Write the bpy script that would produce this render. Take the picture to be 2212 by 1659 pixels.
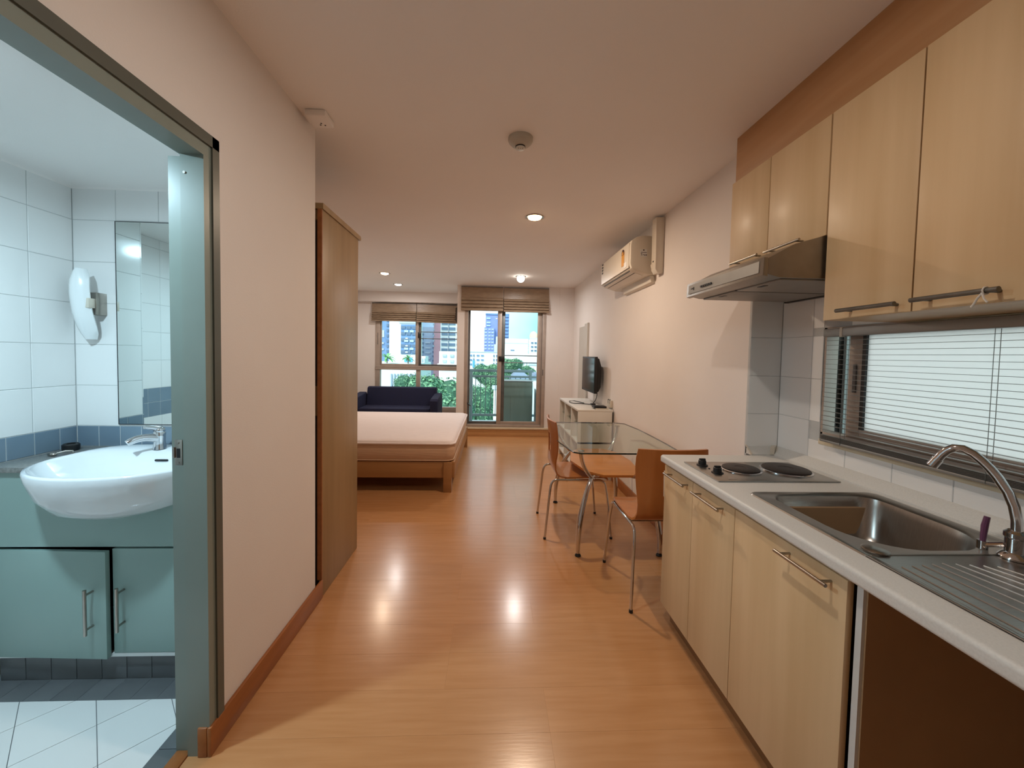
import bpy, bmesh, math, random
from mathutils import Vector, Matrix
random.seed(7)
S = bpy.context.scene
C = S.collection
for o in list(bpy.data.objects): bpy.data.objects.remove(o)

# ---------------------------------------------------------------- camera
cam_d = bpy.data.cameras.new('camera'); cam = bpy.data.objects.new('camera', cam_d); C.objects.link(cam)
RT = Vector((0.99885308, -0.043676, 0.01961955)); UP = Vector((-0.01790101, 0.03939685, 0.99906328)); FW = Vector((0.04440804, 0.99826865, -0.03856982))
cam.matrix_world = Matrix(((RT.x, UP.x, -FW.x, 0), (RT.y, UP.y, -FW.y, 0), (RT.z, UP.z, -FW.z, 1.35), (0, 0, 0, 1)))
cam_d.sensor_width = 36; cam_d.lens = 831 / 2212 * 36
cam_d.shift_x = (1106 - 1100.6153) / 2212; cam_d.shift_y = (798.7825 - 829.5) / 2212
cam_d.clip_start = 0.02; cam_d.clip_end = 2000
S.camera = cam

# ---------------------------------------------------------------- view, sky
S.view_settings.view_transform = 'Standard'; S.view_settings.look = 'None'
S.view_settings.exposure = 0.35; S.view_settings.gamma = 1.0; S.view_settings.use_curve_mapping = False
W = bpy.data.worlds.new('sky'); S.world = W; W.use_nodes = True
nt = W.node_tree; nt.nodes.clear()
tc = nt.nodes.new('ShaderNodeTexCoord'); mp = nt.nodes.new('ShaderNodeMapping'); nz = nt.nodes.new('ShaderNodeTexNoise')
rp = nt.nodes.new('ShaderNodeValToRGB'); bg = nt.nodes.new('ShaderNodeBackground'); wo = nt.nodes.new('ShaderNodeOutputWorld')
sx = nt.nodes.new('ShaderNodeSeparateXYZ'); am = nt.nodes.new('ShaderNodeMath'); am.operation = 'MULTIPLY_ADD'; am.inputs[1].default_value = 0.16
# a bank of white cloud to the left giving way to hazy blue-green sky on the right
nz.inputs['Scale'].default_value = 6.0; nz.inputs['Detail'].default_value = 3
rp.color_ramp.elements[0].position = 0.07; rp.color_ramp.elements[0].color = (0.92, 0.98, 1.0, 1)
rp.color_ramp.elements[1].position = 0.19; rp.color_ramp.elements[1].color = (0.38, 0.78, 0.82, 1)
bg.inputs['Strength'].default_value = 1.15
for a, b in ((tc.outputs['Generated'], mp.inputs[0]), (mp.outputs[0], nz.inputs[0]), (tc.outputs['Generated'], sx.inputs[0]), (nz.outputs[0], am.inputs[0]), (sx.outputs[0], am.inputs[2]), (am.outputs[0], rp.inputs[0]), (rp.outputs[0], bg.inputs[0]), (bg.outputs[0], wo.inputs[0])):
    nt.links.new(a, b)

# hazy daylight falling on the city from behind the building
sun_d = bpy.data.lights.new('sun', 'SUN'); sun_d.energy = 2.6; sun_d.angle = math.radians(25); sun_d.color = (1.0, 0.98, 0.95)
sun = bpy.data.objects.new('sun', sun_d); C.objects.link(sun)
sun.rotation_euler = Vector((0.25, 0.72, -0.65)).to_track_quat('-Z', 'Y').to_euler()

# lamp powers (the lamps themselves are built with their fixtures further down)
WARM = (1.0, 0.78, 0.58); HALLC = (1.0, 0.92, 0.84); NEUT = (1.0, 0.97, 0.95); COOL = (0.60, 0.86, 1.0)
P_HALL, P_D1, P_D2, P_D3, P_D4, P_BATH = 6.6, 13.0, 10.0, 7.5, 7.5, 16.5

# ---------------------------------------------------------------- helpers
def lin(c):
    return tuple((v / 12.92 if v <= 0.04045 else ((v + 0.055) / 1.055) ** 2.4) for v in (x / 255 for x in c))

def mat(name, col, rough=0.5, metal=0.0, col2=None, vscale=4.0, stretch=(1, 1, 1), bump=0.0, bscale=60.0, coat=0.0, crough=0.08, emit=0.0, spec=0.5, rand=0.0, detail=4, aniso=0.0):
    m = bpy.data.materials.new(name); m.use_nodes = True
    t = m.node_tree; p = t.nodes['Principled BSDF']
    c = lin(col)
    p.inputs['Base Color'].default_value = (*c, 1); p.inputs['Roughness'].default_value = rough; p.inputs['Metallic'].default_value = metal
    p.inputs['Specular IOR Level'].default_value = spec; p.inputs['Coat Weight'].default_value = coat; p.inputs['Coat Roughness'].default_value = crough
    p.inputs['Anisotropic'].default_value = aniso
    tcn = t.nodes.new('ShaderNodeTexCoord'); mpn = t.nodes.new('ShaderNodeMapping'); mpn.inputs['Scale'].default_value = stretch
    t.links.new(tcn.outputs['Object'], mpn.inputs[0])
    out = None
    if col2:
        n = t.nodes.new('ShaderNodeTexNoise'); n.inputs['Scale'].default_value = vscale; n.inputs['Detail'].default_value = detail
        t.links.new(mpn.outputs[0], n.inputs[0])
        r = t.nodes.new('ShaderNodeValToRGB'); r.color_ramp.elements[0].position = 0.3; r.color_ramp.elements[1].position = 0.7
        r.color_ramp.elements[0].color = (*c, 1); r.color_ramp.elements[1].color = (*lin(col2), 1)
        t.links.new(n.outputs[0], r.inputs[0]); out = r.outputs[0]
        if rand:
            oi = t.nodes.new('ShaderNodeObjectInfo'); ma = t.nodes.new('ShaderNodeVectorMath'); ma.operation = 'SCALE'
            cb = t.nodes.new('ShaderNodeCombineXYZ')
            for k in range(3): t.links.new(oi.outputs['Random'], cb.inputs[k])
            t.links.new(cb.outputs[0], ma.inputs[0]); ma.inputs['Scale'].default_value = 37.0
            t.links.new(ma.outputs[0], mpn.inputs['Location'])
    if rand:
        oi = t.nodes.new('ShaderNodeObjectInfo'); mr = t.nodes.new('ShaderNodeMapRange')
        mr.inputs[3].default_value = 1 - rand; mr.inputs[4].default_value = 1 + rand
        t.links.new(oi.outputs['Random'], mr.inputs[0])
        h = t.nodes.new('ShaderNodeHueSaturation'); h.inputs['Color'].default_value = (*c, 1)
        if out: t.links.new(out, h.inputs['Color'])
        t.links.new(mr.outputs[0], h.inputs['Value']); out = h.outputs[0]
    if out: t.links.new(out, p.inputs['Base Color'])
    if bump:
        n2 = t.nodes.new('ShaderNodeTexNoise'); n2.inputs['Scale'].default_value = bscale; n2.inputs['Detail'].default_value = 3
        t.links.new(mpn.outputs[0], n2.inputs[0])
        b = t.nodes.new('ShaderNodeBump'); b.inputs['Strength'].default_value = bump; b.inputs['Distance'].default_value = 0.01
        t.links.new(n2.outputs[0], b.inputs['Height']); t.links.new(b.outputs[0], p.inputs['Normal'])
    if emit:
        p.inputs['Emission Color'].default_value = (*c, 1); p.inputs['Emission Strength'].default_value = emit
    return m

def glass(name, tint=(1, 1, 1), ior=1.45, rough=0.0):
    m = bpy.data.materials.new(name); m.use_nodes = True; t = m.node_tree; t.nodes.clear()
    o = t.nodes.new('ShaderNodeOutputMaterial'); mx = t.nodes.new('ShaderNodeMixShader'); tr = t.nodes.new('ShaderNodeBsdfTransparent')
    g = t.nodes.new('ShaderNodeBsdfGlossy'); f = t.nodes.new('ShaderNodeFresnel')
    tr.inputs[0].default_value = (*tint, 1); g.inputs['Roughness'].default_value = rough; f.inputs['IOR'].default_value = ior
    ge = t.nodes.new('ShaderNodeNewGeometry'); iv = t.nodes.new('ShaderNodeMath'); iv.operation = 'SUBTRACT'; iv.inputs[0].default_value = 1.0; mu = t.nodes.new('ShaderNodeMath'); mu.operation = 'MULTIPLY'
    t.links.new(ge.outputs['Backfacing'], iv.inputs[1]); t.links.new(iv.outputs[0], mu.inputs[0]); t.links.new(f.outputs[0], mu.inputs[1])
    t.links.new(mu.outputs[0], mx.inputs[0]); t.links.new(tr.outputs[0], mx.inputs[1]); t.links.new(g.outputs[0], mx.inputs[2]); t.links.new(mx.outputs[0], o.inputs[0])
    return m

def frosted(name, col):
    m = bpy.data.materials.new(name); m.use_nodes = True; t = m.node_tree; t.nodes.clear()
    o = t.nodes.new('ShaderNodeOutputMaterial'); mx = t.nodes.new('ShaderNodeMixShader'); tr = t.nodes.new('ShaderNodeBsdfTranslucent'); d = t.nodes.new('ShaderNodeBsdfPrincipled')
    tr.inputs[0].default_value = (*col, 1); d.inputs['Base Color'].default_value = (*col, 1); d.inputs['Roughness'].default_value = 0.3
    mx.inputs[0].default_value = 0.12
    t.links.new(tr.outputs[0], mx.inputs[1]); t.links.new(d.outputs[0], mx.inputs[2]); t.links.new(mx.outputs[0], o.inputs[0])
    return m

class MB:
    def __init__(s): s.bm = bmesh.new(); s.mi = 0
    def face(s, vs):
        try:
            f = s.bm.faces.new(vs); f.material_index = s.mi; return f
        except ValueError: return None
    def box(s, x0, x1, y0, y1, z0, z1, bev=0.0, seg=2):
        if x1 < x0: x0, x1 = x1, x0
        if y1 < y0: y0, y1 = y1, y0
        if z1 < z0: z0, z1 = z1, z0
        v = [s.bm.verts.new(p) for p in ((x0, y0, z0), (x1, y0, z0), (x1, y1, z0), (x0, y1, z0), (x0, y0, z1), (x1, y0, z1), (x1, y1, z1), (x0, y1, z1))]
        fs = [s.face([v[i] for i in q]) for q in ((3, 2, 1, 0), (4, 5, 6, 7), (0, 1, 5, 4), (1, 2, 6, 5), (2, 3, 7, 6), (3, 0, 4, 7))]
        if bev:
            es = list({e for f in fs for e in f.edges})
            bmesh.ops.bevel(s.bm, geom=es, offset=bev, segments=seg, affect='EDGES', profile=0.5, clamp_overlap=True)
        return s
    def prism(s, pts, axis, a0, a1, bev=0.0):
        def P(p, a): return {'x': (a, p[0], p[1]), 'y': (p[0], a, p[1]), 'z': (p[0], p[1], a)}[axis]
        A = [s.bm.verts.new(P(p, a0)) for p in pts]; B = [s.bm.verts.new(P(p, a1)) for p in pts]
        n = len(pts); fs = [s.face(A[::-1]), s.face(B)]
        for i in range(n): fs.append(s.face([A[i], A[(i + 1) % n], B[(i + 1) % n], B[i]]))
        fs = [f for f in fs if f]
        bmesh.ops.recalc_face_normals(s.bm, faces=fs)
        if bev:
            es = list({e for f in fs[:2] for e in f.edges})
            bmesh.ops.bevel(s.bm, geom=es, offset=bev, segments=2, affect='EDGES', profile=0.5, clamp_overlap=True)
        return s
    def tube(s, pts, r, n=10, closed=False, caps=True):
        pts = [Vector(p) for p in pts]; m = len(pts)
        rs = r if isinstance(r, (list, tuple)) else [r] * m
        t0 = (pts[1] - pts[0]).normalized()
        up = Vector((0, 0, 1)) if abs(t0.z) < 0.9 else Vector((1, 0, 0))
        nrm = t0.cross(up).normalized(); rings = []
        for i, p in enumerate(pts):
            if closed: t = (pts[(i + 1) % m] - pts[i - 1]).normalized()
            else: t = (pts[min(i + 1, m - 1)] - pts[max(i - 1, 0)]).normalized()
            nrm = (nrm - t * nrm.dot(t)).normalized(); bn = t.cross(nrm)
            rings.append([s.bm.verts.new(p + (nrm * math.cos(2 * math.pi * k / n) + bn * math.sin(2 * math.pi * k / n)) * rs[i]) for k in range(n)])
        for i in range(m if closed else m - 1):
            a, b = rings[i], rings[(i + 1) % m]
            for k in range(n): s.face([a[k], a[(k + 1) % n], b[(k + 1) % n], b[k]])
        if caps and not closed: s.face(rings[0][::-1]); s.face(rings[-1])
        return s
    def cyl(s, p0, p1, r, n=16): return s.tube([p0, p1], r, n)
    def lathe(s, prof, c, n=24, axis='z'):
        rings = []
        for (r, z) in prof:
            ring = []
            for k in range(n):
                a = 2 * math.pi * k / n; u, v = r * math.cos(a), r * math.sin(a)
                d = {'z': (u, v, z), 'x': (z, u, v), 'y': (u, z, v)}[axis]
                ring.append(s.bm.verts.new((c[0] + d[0], c[1] + d[1], c[2] + d[2])))
            rings.append(ring)
        fs = []
        for a, b in zip(rings[:-1], rings[1:]):
            for k in range(n): fs.append(s.face([a[k], a[(k + 1) % n], b[(k + 1) % n], b[k]]))
        fs.append(s.face(rings[0][::-1])); fs.append(s.face(rings[-1]))
        bmesh.ops.recalc_face_normals(s.bm, faces=[f for f in fs if f])
        return s
    def rings(s, rings, cap0=True, cap1=True):
        R = [[s.bm.verts.new(p) for p in r] for r in rings]; n = len(R[0]); fs = []
        for a, b in zip(R[:-1], R[1:]):
            for k in range(n): fs.append(s.face([a[k], a[(k + 1) % n], b[(k + 1) % n], b[k]]))
        if cap0: fs.append(s.face(R[0][::-1]))
        if cap1: fs.append(s.face(R[-1]))
        bmesh.ops.recalc_face_normals(s.bm, faces=[f for f in fs if f])
        return s
    def ball(s, c, r, sc=(1, 1, 1), sub=2):
        g = bmesh.ops.create_icosphere(s.bm, subdivisions=sub, radius=r)
        for v in g['verts']: v.co = Vector((v.co.x * sc[0] + c[0], v.co.y * sc[1] + c[1], v.co.z * sc[2] + c[2]))
        return s
    def build(s, name, m, parent=None, smooth=True, ang=35, base=True):
        me = bpy.data.meshes.new(name)
        off = wloc(parent) if parent else Vector((0, 0, 0))
        loc = Vector((0, 0, 0))
        if not parent and base and s.bm.verts:
            xs = [v.co.x for v in s.bm.verts]; ys = [v.co.y for v in s.bm.verts]; zs = [v.co.z for v in s.bm.verts]
            loc = Vector(((min(xs) + max(xs)) / 2, (min(ys) + max(ys)) / 2, min(zs))); off = loc
        for v in s.bm.verts: v.co -= off
        s.bm.to_mesh(me); s.bm.free()
        for mm in (m if isinstance(m, (list, tuple)) else [m]): me.materials.append(mm)
        if smooth:
            me.polygons.foreach_set('use_smooth', [True] * len(me.polygons)); me.set_sharp_from_angle(angle=math.radians(ang))
        o = bpy.data.objects.new(name, me); C.objects.link(o)
        if parent: o.parent = parent
        else: o.location = loc
        return o

def wloc(o):
    v = Vector((0, 0, 0))
    while o: v += o.location; o = o.parent
    return v
def thing(name, label, cat, loc=(0, 0, 0), group=None, rz=0.0):
    o = bpy.data.objects.new(name, None); C.objects.link(o); o.location = loc; o.rotation_euler = (0, 0, rz); o.empty_display_size = 0.1
    return tag(o, label, cat, group)
def tag(o, label, cat, group=None):
    o['label'] = label; o['category'] = cat
    if group: o['group'] = group
    return o
def struct(o, label=None):
    o['kind'] = 'structure'
    if label: o['label'] = label
    return o
def bx(name, m, parent, *a, bev=0.0, **k): return MB().box(*a, bev=bev).build(name, m, parent, **k)
def inst(name, mesh, parent, loc, scale=(1, 1, 1), rot=(0, 0, 0)):
    o = bpy.data.objects.new(name, mesh); C.objects.link(o); o.parent = parent
    o.location = Vector(loc) - (wloc(parent) if parent else Vector((0, 0, 0))); o.scale = scale; o.rotation_euler = rot
    return o
def meshof(mb, name, m, smooth=True):
    me = bpy.data.meshes.new(name); mb.bm.to_mesh(me); mb.bm.free(); me.materials.append(m)
    if smooth:
        me.polygons.foreach_set('use_smooth', [True] * len(me.polygons)); me.set_sharp_from_angle(angle=math.radians(35))
    return me
def text(name, s, m, parent, loc, size, rot, depth=0.0005):
    cu = bpy.data.curves.new(name, 'FONT'); cu.body = s; cu.size = size; cu.extrude = depth; cu.align_x = 'CENTER'; cu.align_y = 'CENTER'
    tmp = bpy.data.objects.new('tmp', cu); C.objects.link(tmp)
    me = bpy.data.meshes.new_from_object(tmp.evaluated_get(bpy.context.evaluated_depsgraph_get())); bpy.data.objects.remove(tmp)
    me.materials.clear(); me.materials.append(m)
    o = bpy.data.objects.new(name, me); C.objects.link(o); o.parent = parent; o.location = Vector(loc) - wloc(parent); o.rotation_euler = rot
    return o
def bez(p0, p1, p2, n=8):
    p0, p1, p2 = Vector(p0), Vector(p1), Vector(p2)
    return [p0 * (1 - t) ** 2 + p1 * 2 * t * (1 - t) + p2 * t * t for t in (i / n for i in range(n + 1))]

# ---------------------------------------------------------------- materials
m_wall = mat('wall_paint', (236, 228, 222), 0.75, col2=(231, 222, 216), vscale=1.5, bump=0.05, bscale=180)
m_ceil = mat('ceiling_paint', (248, 243, 239), 0.8, col2=(244, 239, 235), vscale=1.2, bump=0.04, bscale=160)
m_plank = mat('laminate', (199, 145, 97), 0.24, col2=(189, 134, 86), vscale=3.0, stretch=(1.2, 14, 1), rand=0.035, coat=0.4, crough=0.17, bump=0.02, bscale=9)
m_sub = mat('subfloor', (120, 75, 42), 0.6, col2=(110, 68, 38))
m_base = mat('baseboard_wood', (168, 104, 56), 0.4, col2=(150, 90, 46), vscale=4, stretch=(8, 1, 8))
m_base2 = mat('light_baseboard_wood', (204, 156, 104), 0.4, col2=(194, 145, 94), vscale=4, stretch=(1, 8, 8))
m_cab = mat('birch_laminate', (218, 188, 147), 0.5, col2=(206, 174, 131), vscale=3.0, stretch=(5, 5, 0.35), coat=0.12, crough=0.28)
m_cab2 = mat('fascia_laminate', (196, 150, 106), 0.45, col2=(180, 130, 82), vscale=3.0, stretch=(5, 0.5, 5))
m_cabin = mat('carcass_brown', (174, 140, 104), 0.6, col2=(162, 128, 93), vscale=3)
m_edge = mat('white_edge_band', (214, 216, 214), 0.5, col2=(204, 206, 204))
m_kick = mat('kickboard', (142, 98, 60), 0.5, col2=(128, 86, 50))
m_top = mat('grey_worktop', (214, 212, 207), 0.42, col2=(204, 202, 197), vscale=220, bump=0.01, bscale=300)
m_steel = mat('brushed_steel', (176, 172, 166), 0.28, 1.0, col2=(160, 156, 150), vscale=30, stretch=(1, 30, 1))
m_chrome = mat('chrome', (210, 210, 212), 0.08, 1.0, col2=(200, 200, 203), vscale=3)
m_satin = mat('satin_nickel', (176, 170, 162), 0.3, 1.0, col2=(164, 158, 150), vscale=20)
m_grey_h = mat('dull_grey_metal', (126, 124, 118), 0.42, 0.85, col2=(110, 108, 102), vscale=25)
m_hood = mat('hood_metal', (150, 143, 134), 0.34, 0.9, col2=(138, 131, 122), vscale=16, stretch=(1, 12, 1))
m_hood2 = mat('hood_underside', (154, 150, 143), 0.45, 0.3, col2=(144, 140, 133), vscale=8)
m_black = mat('black_plastic', (24, 24, 26), 0.4, col2=(20, 20, 22), vscale=12)
m_iron = mat('cast_iron', (52, 44, 41), 0.5, 0.3, col2=(44, 37, 34), vscale=40, bump=0.05, bscale=200)
m_tile = mat('white_tile', (239, 238, 236), 0.12, col2=(235, 234, 232), vscale=2, rand=0.012, coat=0.3)
m_grout_d = mat('dark_grout', (120, 122, 124), 0.9, col2=(104, 106, 108), vscale=20)
m_grout = mat('grout', (198, 199, 198), 0.9, col2=(188, 189, 188), vscale=20)
m_blue = mat('blue_tile', (124, 142, 156), 0.15, col2=(112, 130, 146), vscale=3, rand=0.06, coat=0.3)
m_slate = mat('slate_grey_tile', (108, 110, 112), 0.3, col2=(96, 98, 100), vscale=4, rand=0.06)
m_granite = mat('grey_granite', (142, 142, 138), 0.3, col2=(104, 104, 102), vscale=90, detail=8)
m_teal = mat('pale_teal_laminate', (146, 170, 164), 0.4, col2=(138, 162, 156), vscale=2)
m_frame_shaded = mat('shaded_grey_green_paint', (92, 96, 88), 0.35, col2=(84, 88, 80), vscale=3)  # door frame paint darkened for the architrave, its shade put into the colour
m_frame = mat('grey_green_paint', (134, 144, 136), 0.35, col2=(126, 136, 128), vscale=3)
m_ceramic = mat('white_ceramic', (236, 238, 240), 0.08, col2=(232, 234, 236), vscale=2, coat=0.5)
m_mirror = mat('mirror_silver', (224, 232, 230), 0.02, 1.0, col2=(222, 230, 228), vscale=2)
m_opal = mat('opal_glass', (238, 240, 240), 0.25, col2=(232, 236, 236), vscale=2, coat=0.3)
m_alu = mat('bronze_aluminium', (178, 162, 150), 0.45, 0.15, col2=(168, 152, 140), vscale=10)
m_alu_d = mat('dark_aluminium', (112, 108, 106), 0.4, 0.3, col2=(102, 98, 96), vscale=10)
m_pane = glass('window_glass', (0.97, 0.995, 0.995))
m_frost = frosted('frosted_glass', (0.93, 0.91, 0.89))
m_blind = mat('taupe_satin_fabric', (164, 140, 116), 0.34, col2=(146, 124, 102), vscale=9, stretch=(1, 1, 3), bump=0.25, bscale=24)
m_venet = mat('grey_slat_metal', (150, 148, 144), 0.4, 0.5, col2=(140, 138, 134), vscale=6)
m_sofa = mat('navy_fabric', (21, 26, 62), 0.85, col2=(17, 21, 52), vscale=60, bump=0.1, bscale=300)
m_matt = mat('pink_white_ticking', (240, 225, 221), 0.8, col2=(230, 214, 210), vscale=5, stretch=(2, 26, 1), bump=0.35, bscale=3.2)
m_mside = mat('mattress_side_fabric', (214, 180, 150), 0.8, col2=(202, 166, 136), vscale=5, stretch=(1.5, 1.5, 24), bump=0.2, bscale=3)
m_bedw = mat('bed_laminate', (176, 128, 80), 0.4, col2=(162, 116, 70), vscale=3, stretch=(0.5, 0.5, 6))
m_ward = mat('wardrobe_laminate', (164, 134, 94), 0.42, col2=(152, 123, 84), vscale=3, stretch=(6, 6, 0.4))
m_wardd = mat('dark_wardrobe_back', (62, 48, 36), 0.6, col2=(54, 42, 31), vscale=3)
m_ply = mat('bent_plywood', (186, 114, 58), 0.28, col2=(172, 102, 48), vscale=4, stretch=(6, 6, 0.6), coat=0.35)
m_plyedge = mat('plywood_edge', (196, 150, 104), 0.45, col2=(120, 84, 54), vscale=3, stretch=(1, 1, 60))
m_shelf = mat('orange_wood_shelf', (206, 132, 66), 0.35, col2=(194, 120, 56), vscale=3, stretch=(1, 8, 1), coat=0.2)
m_tglass = glass('table_glass', (0.90, 0.95, 0.92), 1.5)
m_tedge = mat('glass_rim', (26, 44, 38), 0.1, col2=(22, 38, 33), vscale=4)
m_white = mat('white_laminate', (224, 220, 212), 0.4, col2=(218, 214, 206), vscale=3)
m_acw = mat('white_abs', (226, 216, 200), 0.3, col2=(222, 212, 196), vscale=3)
m_scr = mat('tv_screen', (38, 38, 40), 0.12, col2=(34, 34, 36), vscale=3)
m_paper = mat('sticker_white', (236, 234, 230), 0.5, col2=(230, 228, 224), vscale=6)
m_red = mat('sticker_ink', (70, 36, 36), 0.5, col2=(60, 30, 30), vscale=6)
m_yel = mat('sticker_yellow', (222, 160, 70), 0.5, col2=(214, 150, 60), vscale=6)
m_cream = mat('cream_plastic', (216, 206, 190), 0.5, col2=(208, 198, 182), vscale=6)
m_beige = mat('detector_plastic', (196, 190, 178), 0.5, col2=(188, 182, 170), vscale=6)
m_bulbw = mat('bulb_warm', (255, 214, 160), 0.4, emit=14.0)
m_bulbn = mat('bulb_neutral', (255, 244, 232), 0.4, emit=9.0)
m_bulbc = mat('bulb_cool', (210, 238, 255), 0.4, emit=4.0)
m_purple = mat('purple_plastic', (104, 62, 92), 0.35, col2=(96, 56, 84), vscale=10)
m_cord = mat('white_cord', (214, 206, 196), 0.7, col2=(204, 196, 186), vscale=30)
m_stone = mat('cream_sill', (222, 206, 178), 0.5, col2=(212, 196, 168), vscale=8)
# outside
m_conc = mat('outdoor_white', (232, 236, 238), 0.8, col2=(224, 230, 232), vscale=0.2)
m_conc2 = mat('outdoor_pale_blue', (196, 214, 226), 0.7, col2=(186, 206, 220), vscale=0.2)
m_tow = mat('outdoor_lilac_blue', (138, 158, 214), 0.6, col2=(126, 146, 206), vscale=0.2)
m_gl = mat('outdoor_blue_glass', (124, 164, 208), 0.3, col2=(100, 140, 186), vscale=0.3)
m_gl2 = mat('outdoor_sky_glass', (190, 224, 246), 0.35, col2=(178, 212, 240), vscale=0.3)
m_wdark = mat('outdoor_dark_window', (104, 130, 158), 0.3, col2=(92, 118, 146), vscale=0.3)
m_redb = mat('outdoor_dusty_red', (232, 184, 192), 0.8, col2=(224, 172, 182), vscale=0.3)
m_greyb = mat('outdoor_slate_blue', (176, 200, 222), 0.7, col2=(160, 184, 208), vscale=0.3)
m_cyan = mat('outdoor_cyan', (92, 176, 216), 0.6, col2=(84, 166, 206), vscale=0.3)
m_roofb = mat('outdoor_roof_slate', (134, 152, 176), 0.8, col2=(120, 140, 166), vscale=0.5, stretch=(1, 6, 6))
m_dome = mat('outdoor_dome', (238, 226, 212), 0.7, col2=(230, 216, 202), vscale=0.5)
m_orange = mat('outdoor_orange_rib', (238, 196, 168), 0.7, col2=(232, 188, 158), vscale=0.5)
m_ground = mat('outdoor_ground', (176, 188, 190), 0.9, col2=(140, 156, 156), vscale=0.05)
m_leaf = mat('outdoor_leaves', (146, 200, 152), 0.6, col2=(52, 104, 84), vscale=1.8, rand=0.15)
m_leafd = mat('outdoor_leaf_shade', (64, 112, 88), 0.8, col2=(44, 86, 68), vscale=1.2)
m_leaf2 = mat('outdoor_palm_leaf', (124, 186, 128), 0.6, col2=(98, 160, 108), vscale=0.8, rand=0.1)
m_bark = mat('outdoor_bark', (110, 96, 82), 0.9, col2=(94, 80, 68), vscale=2)
m_rail = mat('pale_blue_grey_paint', (158, 178, 186), 0.45, col2=(148, 168, 176), vscale=3)
m_box = mat('grey_green_panel', (128, 146, 140), 0.4, col2=(116, 134, 128), vscale=2, stretch=(3, 3, 0.5))
m_boxtop = mat('pale_lid', (206, 216, 224), 0.5, col2=(198, 208, 218), vscale=3)
m_balc = mat('balcony_tile', (204, 212, 216), 0.5, col2=(190, 200, 206), vscale=4)
# ================================================================ SETTING
XL, XR, XK, XLL, YF, YC, ZC, YWN, YB = -0.92, 1.33, 1.495, -2.6, 6.33, 2.04, 2.47, 7.35, -1.3
fl = struct(MB().box(-1.0, XK + 0.05, YB, YC, -0.12, -0.012).box(XLL, XR, YC, YF, -0.12, -0.012).box(XLL, -0.588, YF, YWN, -0.12, -0.012).build('floor', m_sub, smooth=False), 'orange brown laminate plank floor')
pm = {}
def plank_mesh(L, w):
    k = (round(L, 3), round(w, 3))
    if k not in pm: pm[k] = meshof(MB().box(0.00005, L - 0.00005, 0.00015, w - 0.00015, -0.012, 0, bev=0.0002, seg=1), 'plank', m_plank)
    return pm[k]
PW = 0.1875; y = 2.07 - PW * 18; row = 0
while y < YWN:
    ya, yb = max(y, YB), min(y + PW, YWN)
    if yb - ya > 0.01:
        x0 = -0.985 if yb <= YC + 0.01 + PW * 0.9 and ya < YC - 0.02 else XLL
        x1 = XK if yb < 1.95 else (XR if ya < YF else -0.588)
        if ya < YC < yb: x0 = -0.985
        x = x0 - random.choice((0.0, 0.4, 0.8)) * 1.0
        while x < x1:
            a, b = max(x, x0), min(x + 1.215, x1)
            if b - a > 0.03: inst('plank', plank_mesh(b - a, yb - ya), fl, (a, ya, 0))
            x += 1.215
    y += PW; row += 1
struct(bx('ceiling', m_ceil, None, XLL, XK + 0.1, YB, YWN + 0.1, ZC, ZC + 0.1, smooth=False))
# hall wall with the bathroom doorway
DY0, DY1, DZ = 0.56, 1.33, 2.03
w = MB().box(-1.03, XL, YB, DY0, -0.1, ZC).box(-1.03, XL, DY1, YC, -0.1, ZC).box(-1.03, XL, DY0, DY1, DZ, ZC)
struct(w.build('wall_left', m_wall, smooth=False), 'white hall wall with the bathroom doorway')
struct(bx('wall_living_left', m_wall, None, XLL - 0.1, XLL, 1.9, YWN + 0.1, -0.1, ZC, smooth=False))
wbb = struct(bx('wall_bathroom_back', m_grout, None, XLL, -1.03, 1.9515, YC, -0.1, ZC, smooth=False), 'white tiled bathroom wall behind the basin')
struct(bx('wall_front', m_wall, None, -1.1, XK + 0.1, YB - 0.1, YB, -0.1, ZC, smooth=False))
# right side
struct(MB().box(XR, XR + 0.3, 1.948, YF + 0.2, -0.1, ZC).build('wall_right', m_wall, smooth=False), 'white wall carrying the air conditioner')
KW0, KW1, KZ0, KZ1 = 0.588, 1.68, 0.985, 1.50
wk = MB().box(XK + 0.0015, XK + 0.05, YB, KW0, -0.1, ZC).box(XK + 0.0015, XK + 0.05, KW1, 1.948, -0.1, ZC).box(XK + 0.0015, XK + 0.05, KW0, KW1, -0.1, KZ0).box(XK + 0.0015, XK + 0.05, KW0, KW1, KZ1, ZC)
wk = struct(wk.build('wall_kitchen', m_grout, smooth=False), 'white tiled wall behind the worktop')
# far wall and window bay
DX0, DX1, DZ0, DZ1 = -0.46, 0.87, 0.15, 2.30
w = MB().box(-0.588, DX0, YF, YWN + 0.1, -0.1, ZC).box(DX0, DX1, YF, YF + 0.14, DZ1, ZC).box(DX0, DX1, YF, YF + 0.14, -0.1, DZ0 - 0.02).box(DX1, 1.09, YF, YF + 0.14, -0.1, ZC).box(1.09, XR, YF - 0.012, YF + 0.14, -0.1, ZC)
struct(w.build('wall_back', m_wall, smooth=False), 'far wall around the balcony door')
w = MB().box(XLL, -2.2, YWN, YWN + 0.12, -0.1, ZC).box(-2.2, -0.588, YWN, YWN + 0.12, -0.1, 0.25).box(-2.2, -0.588, YWN, YWN + 0.12, 2.25, ZC).box(XLL, -0.588, 7.19, YWN, 2.284, ZC)
struct(w.build('wall_bay', m_wall, smooth=False), 'window bay wall with dropped beam')
struct(bx('trim_1', m_stone, None, DX0 - 0.02, 1.0, YF - 0.035, YF + 0.06, 0.12, 0.15, bev=0.004), 'cream step under the balcony door')
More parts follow.
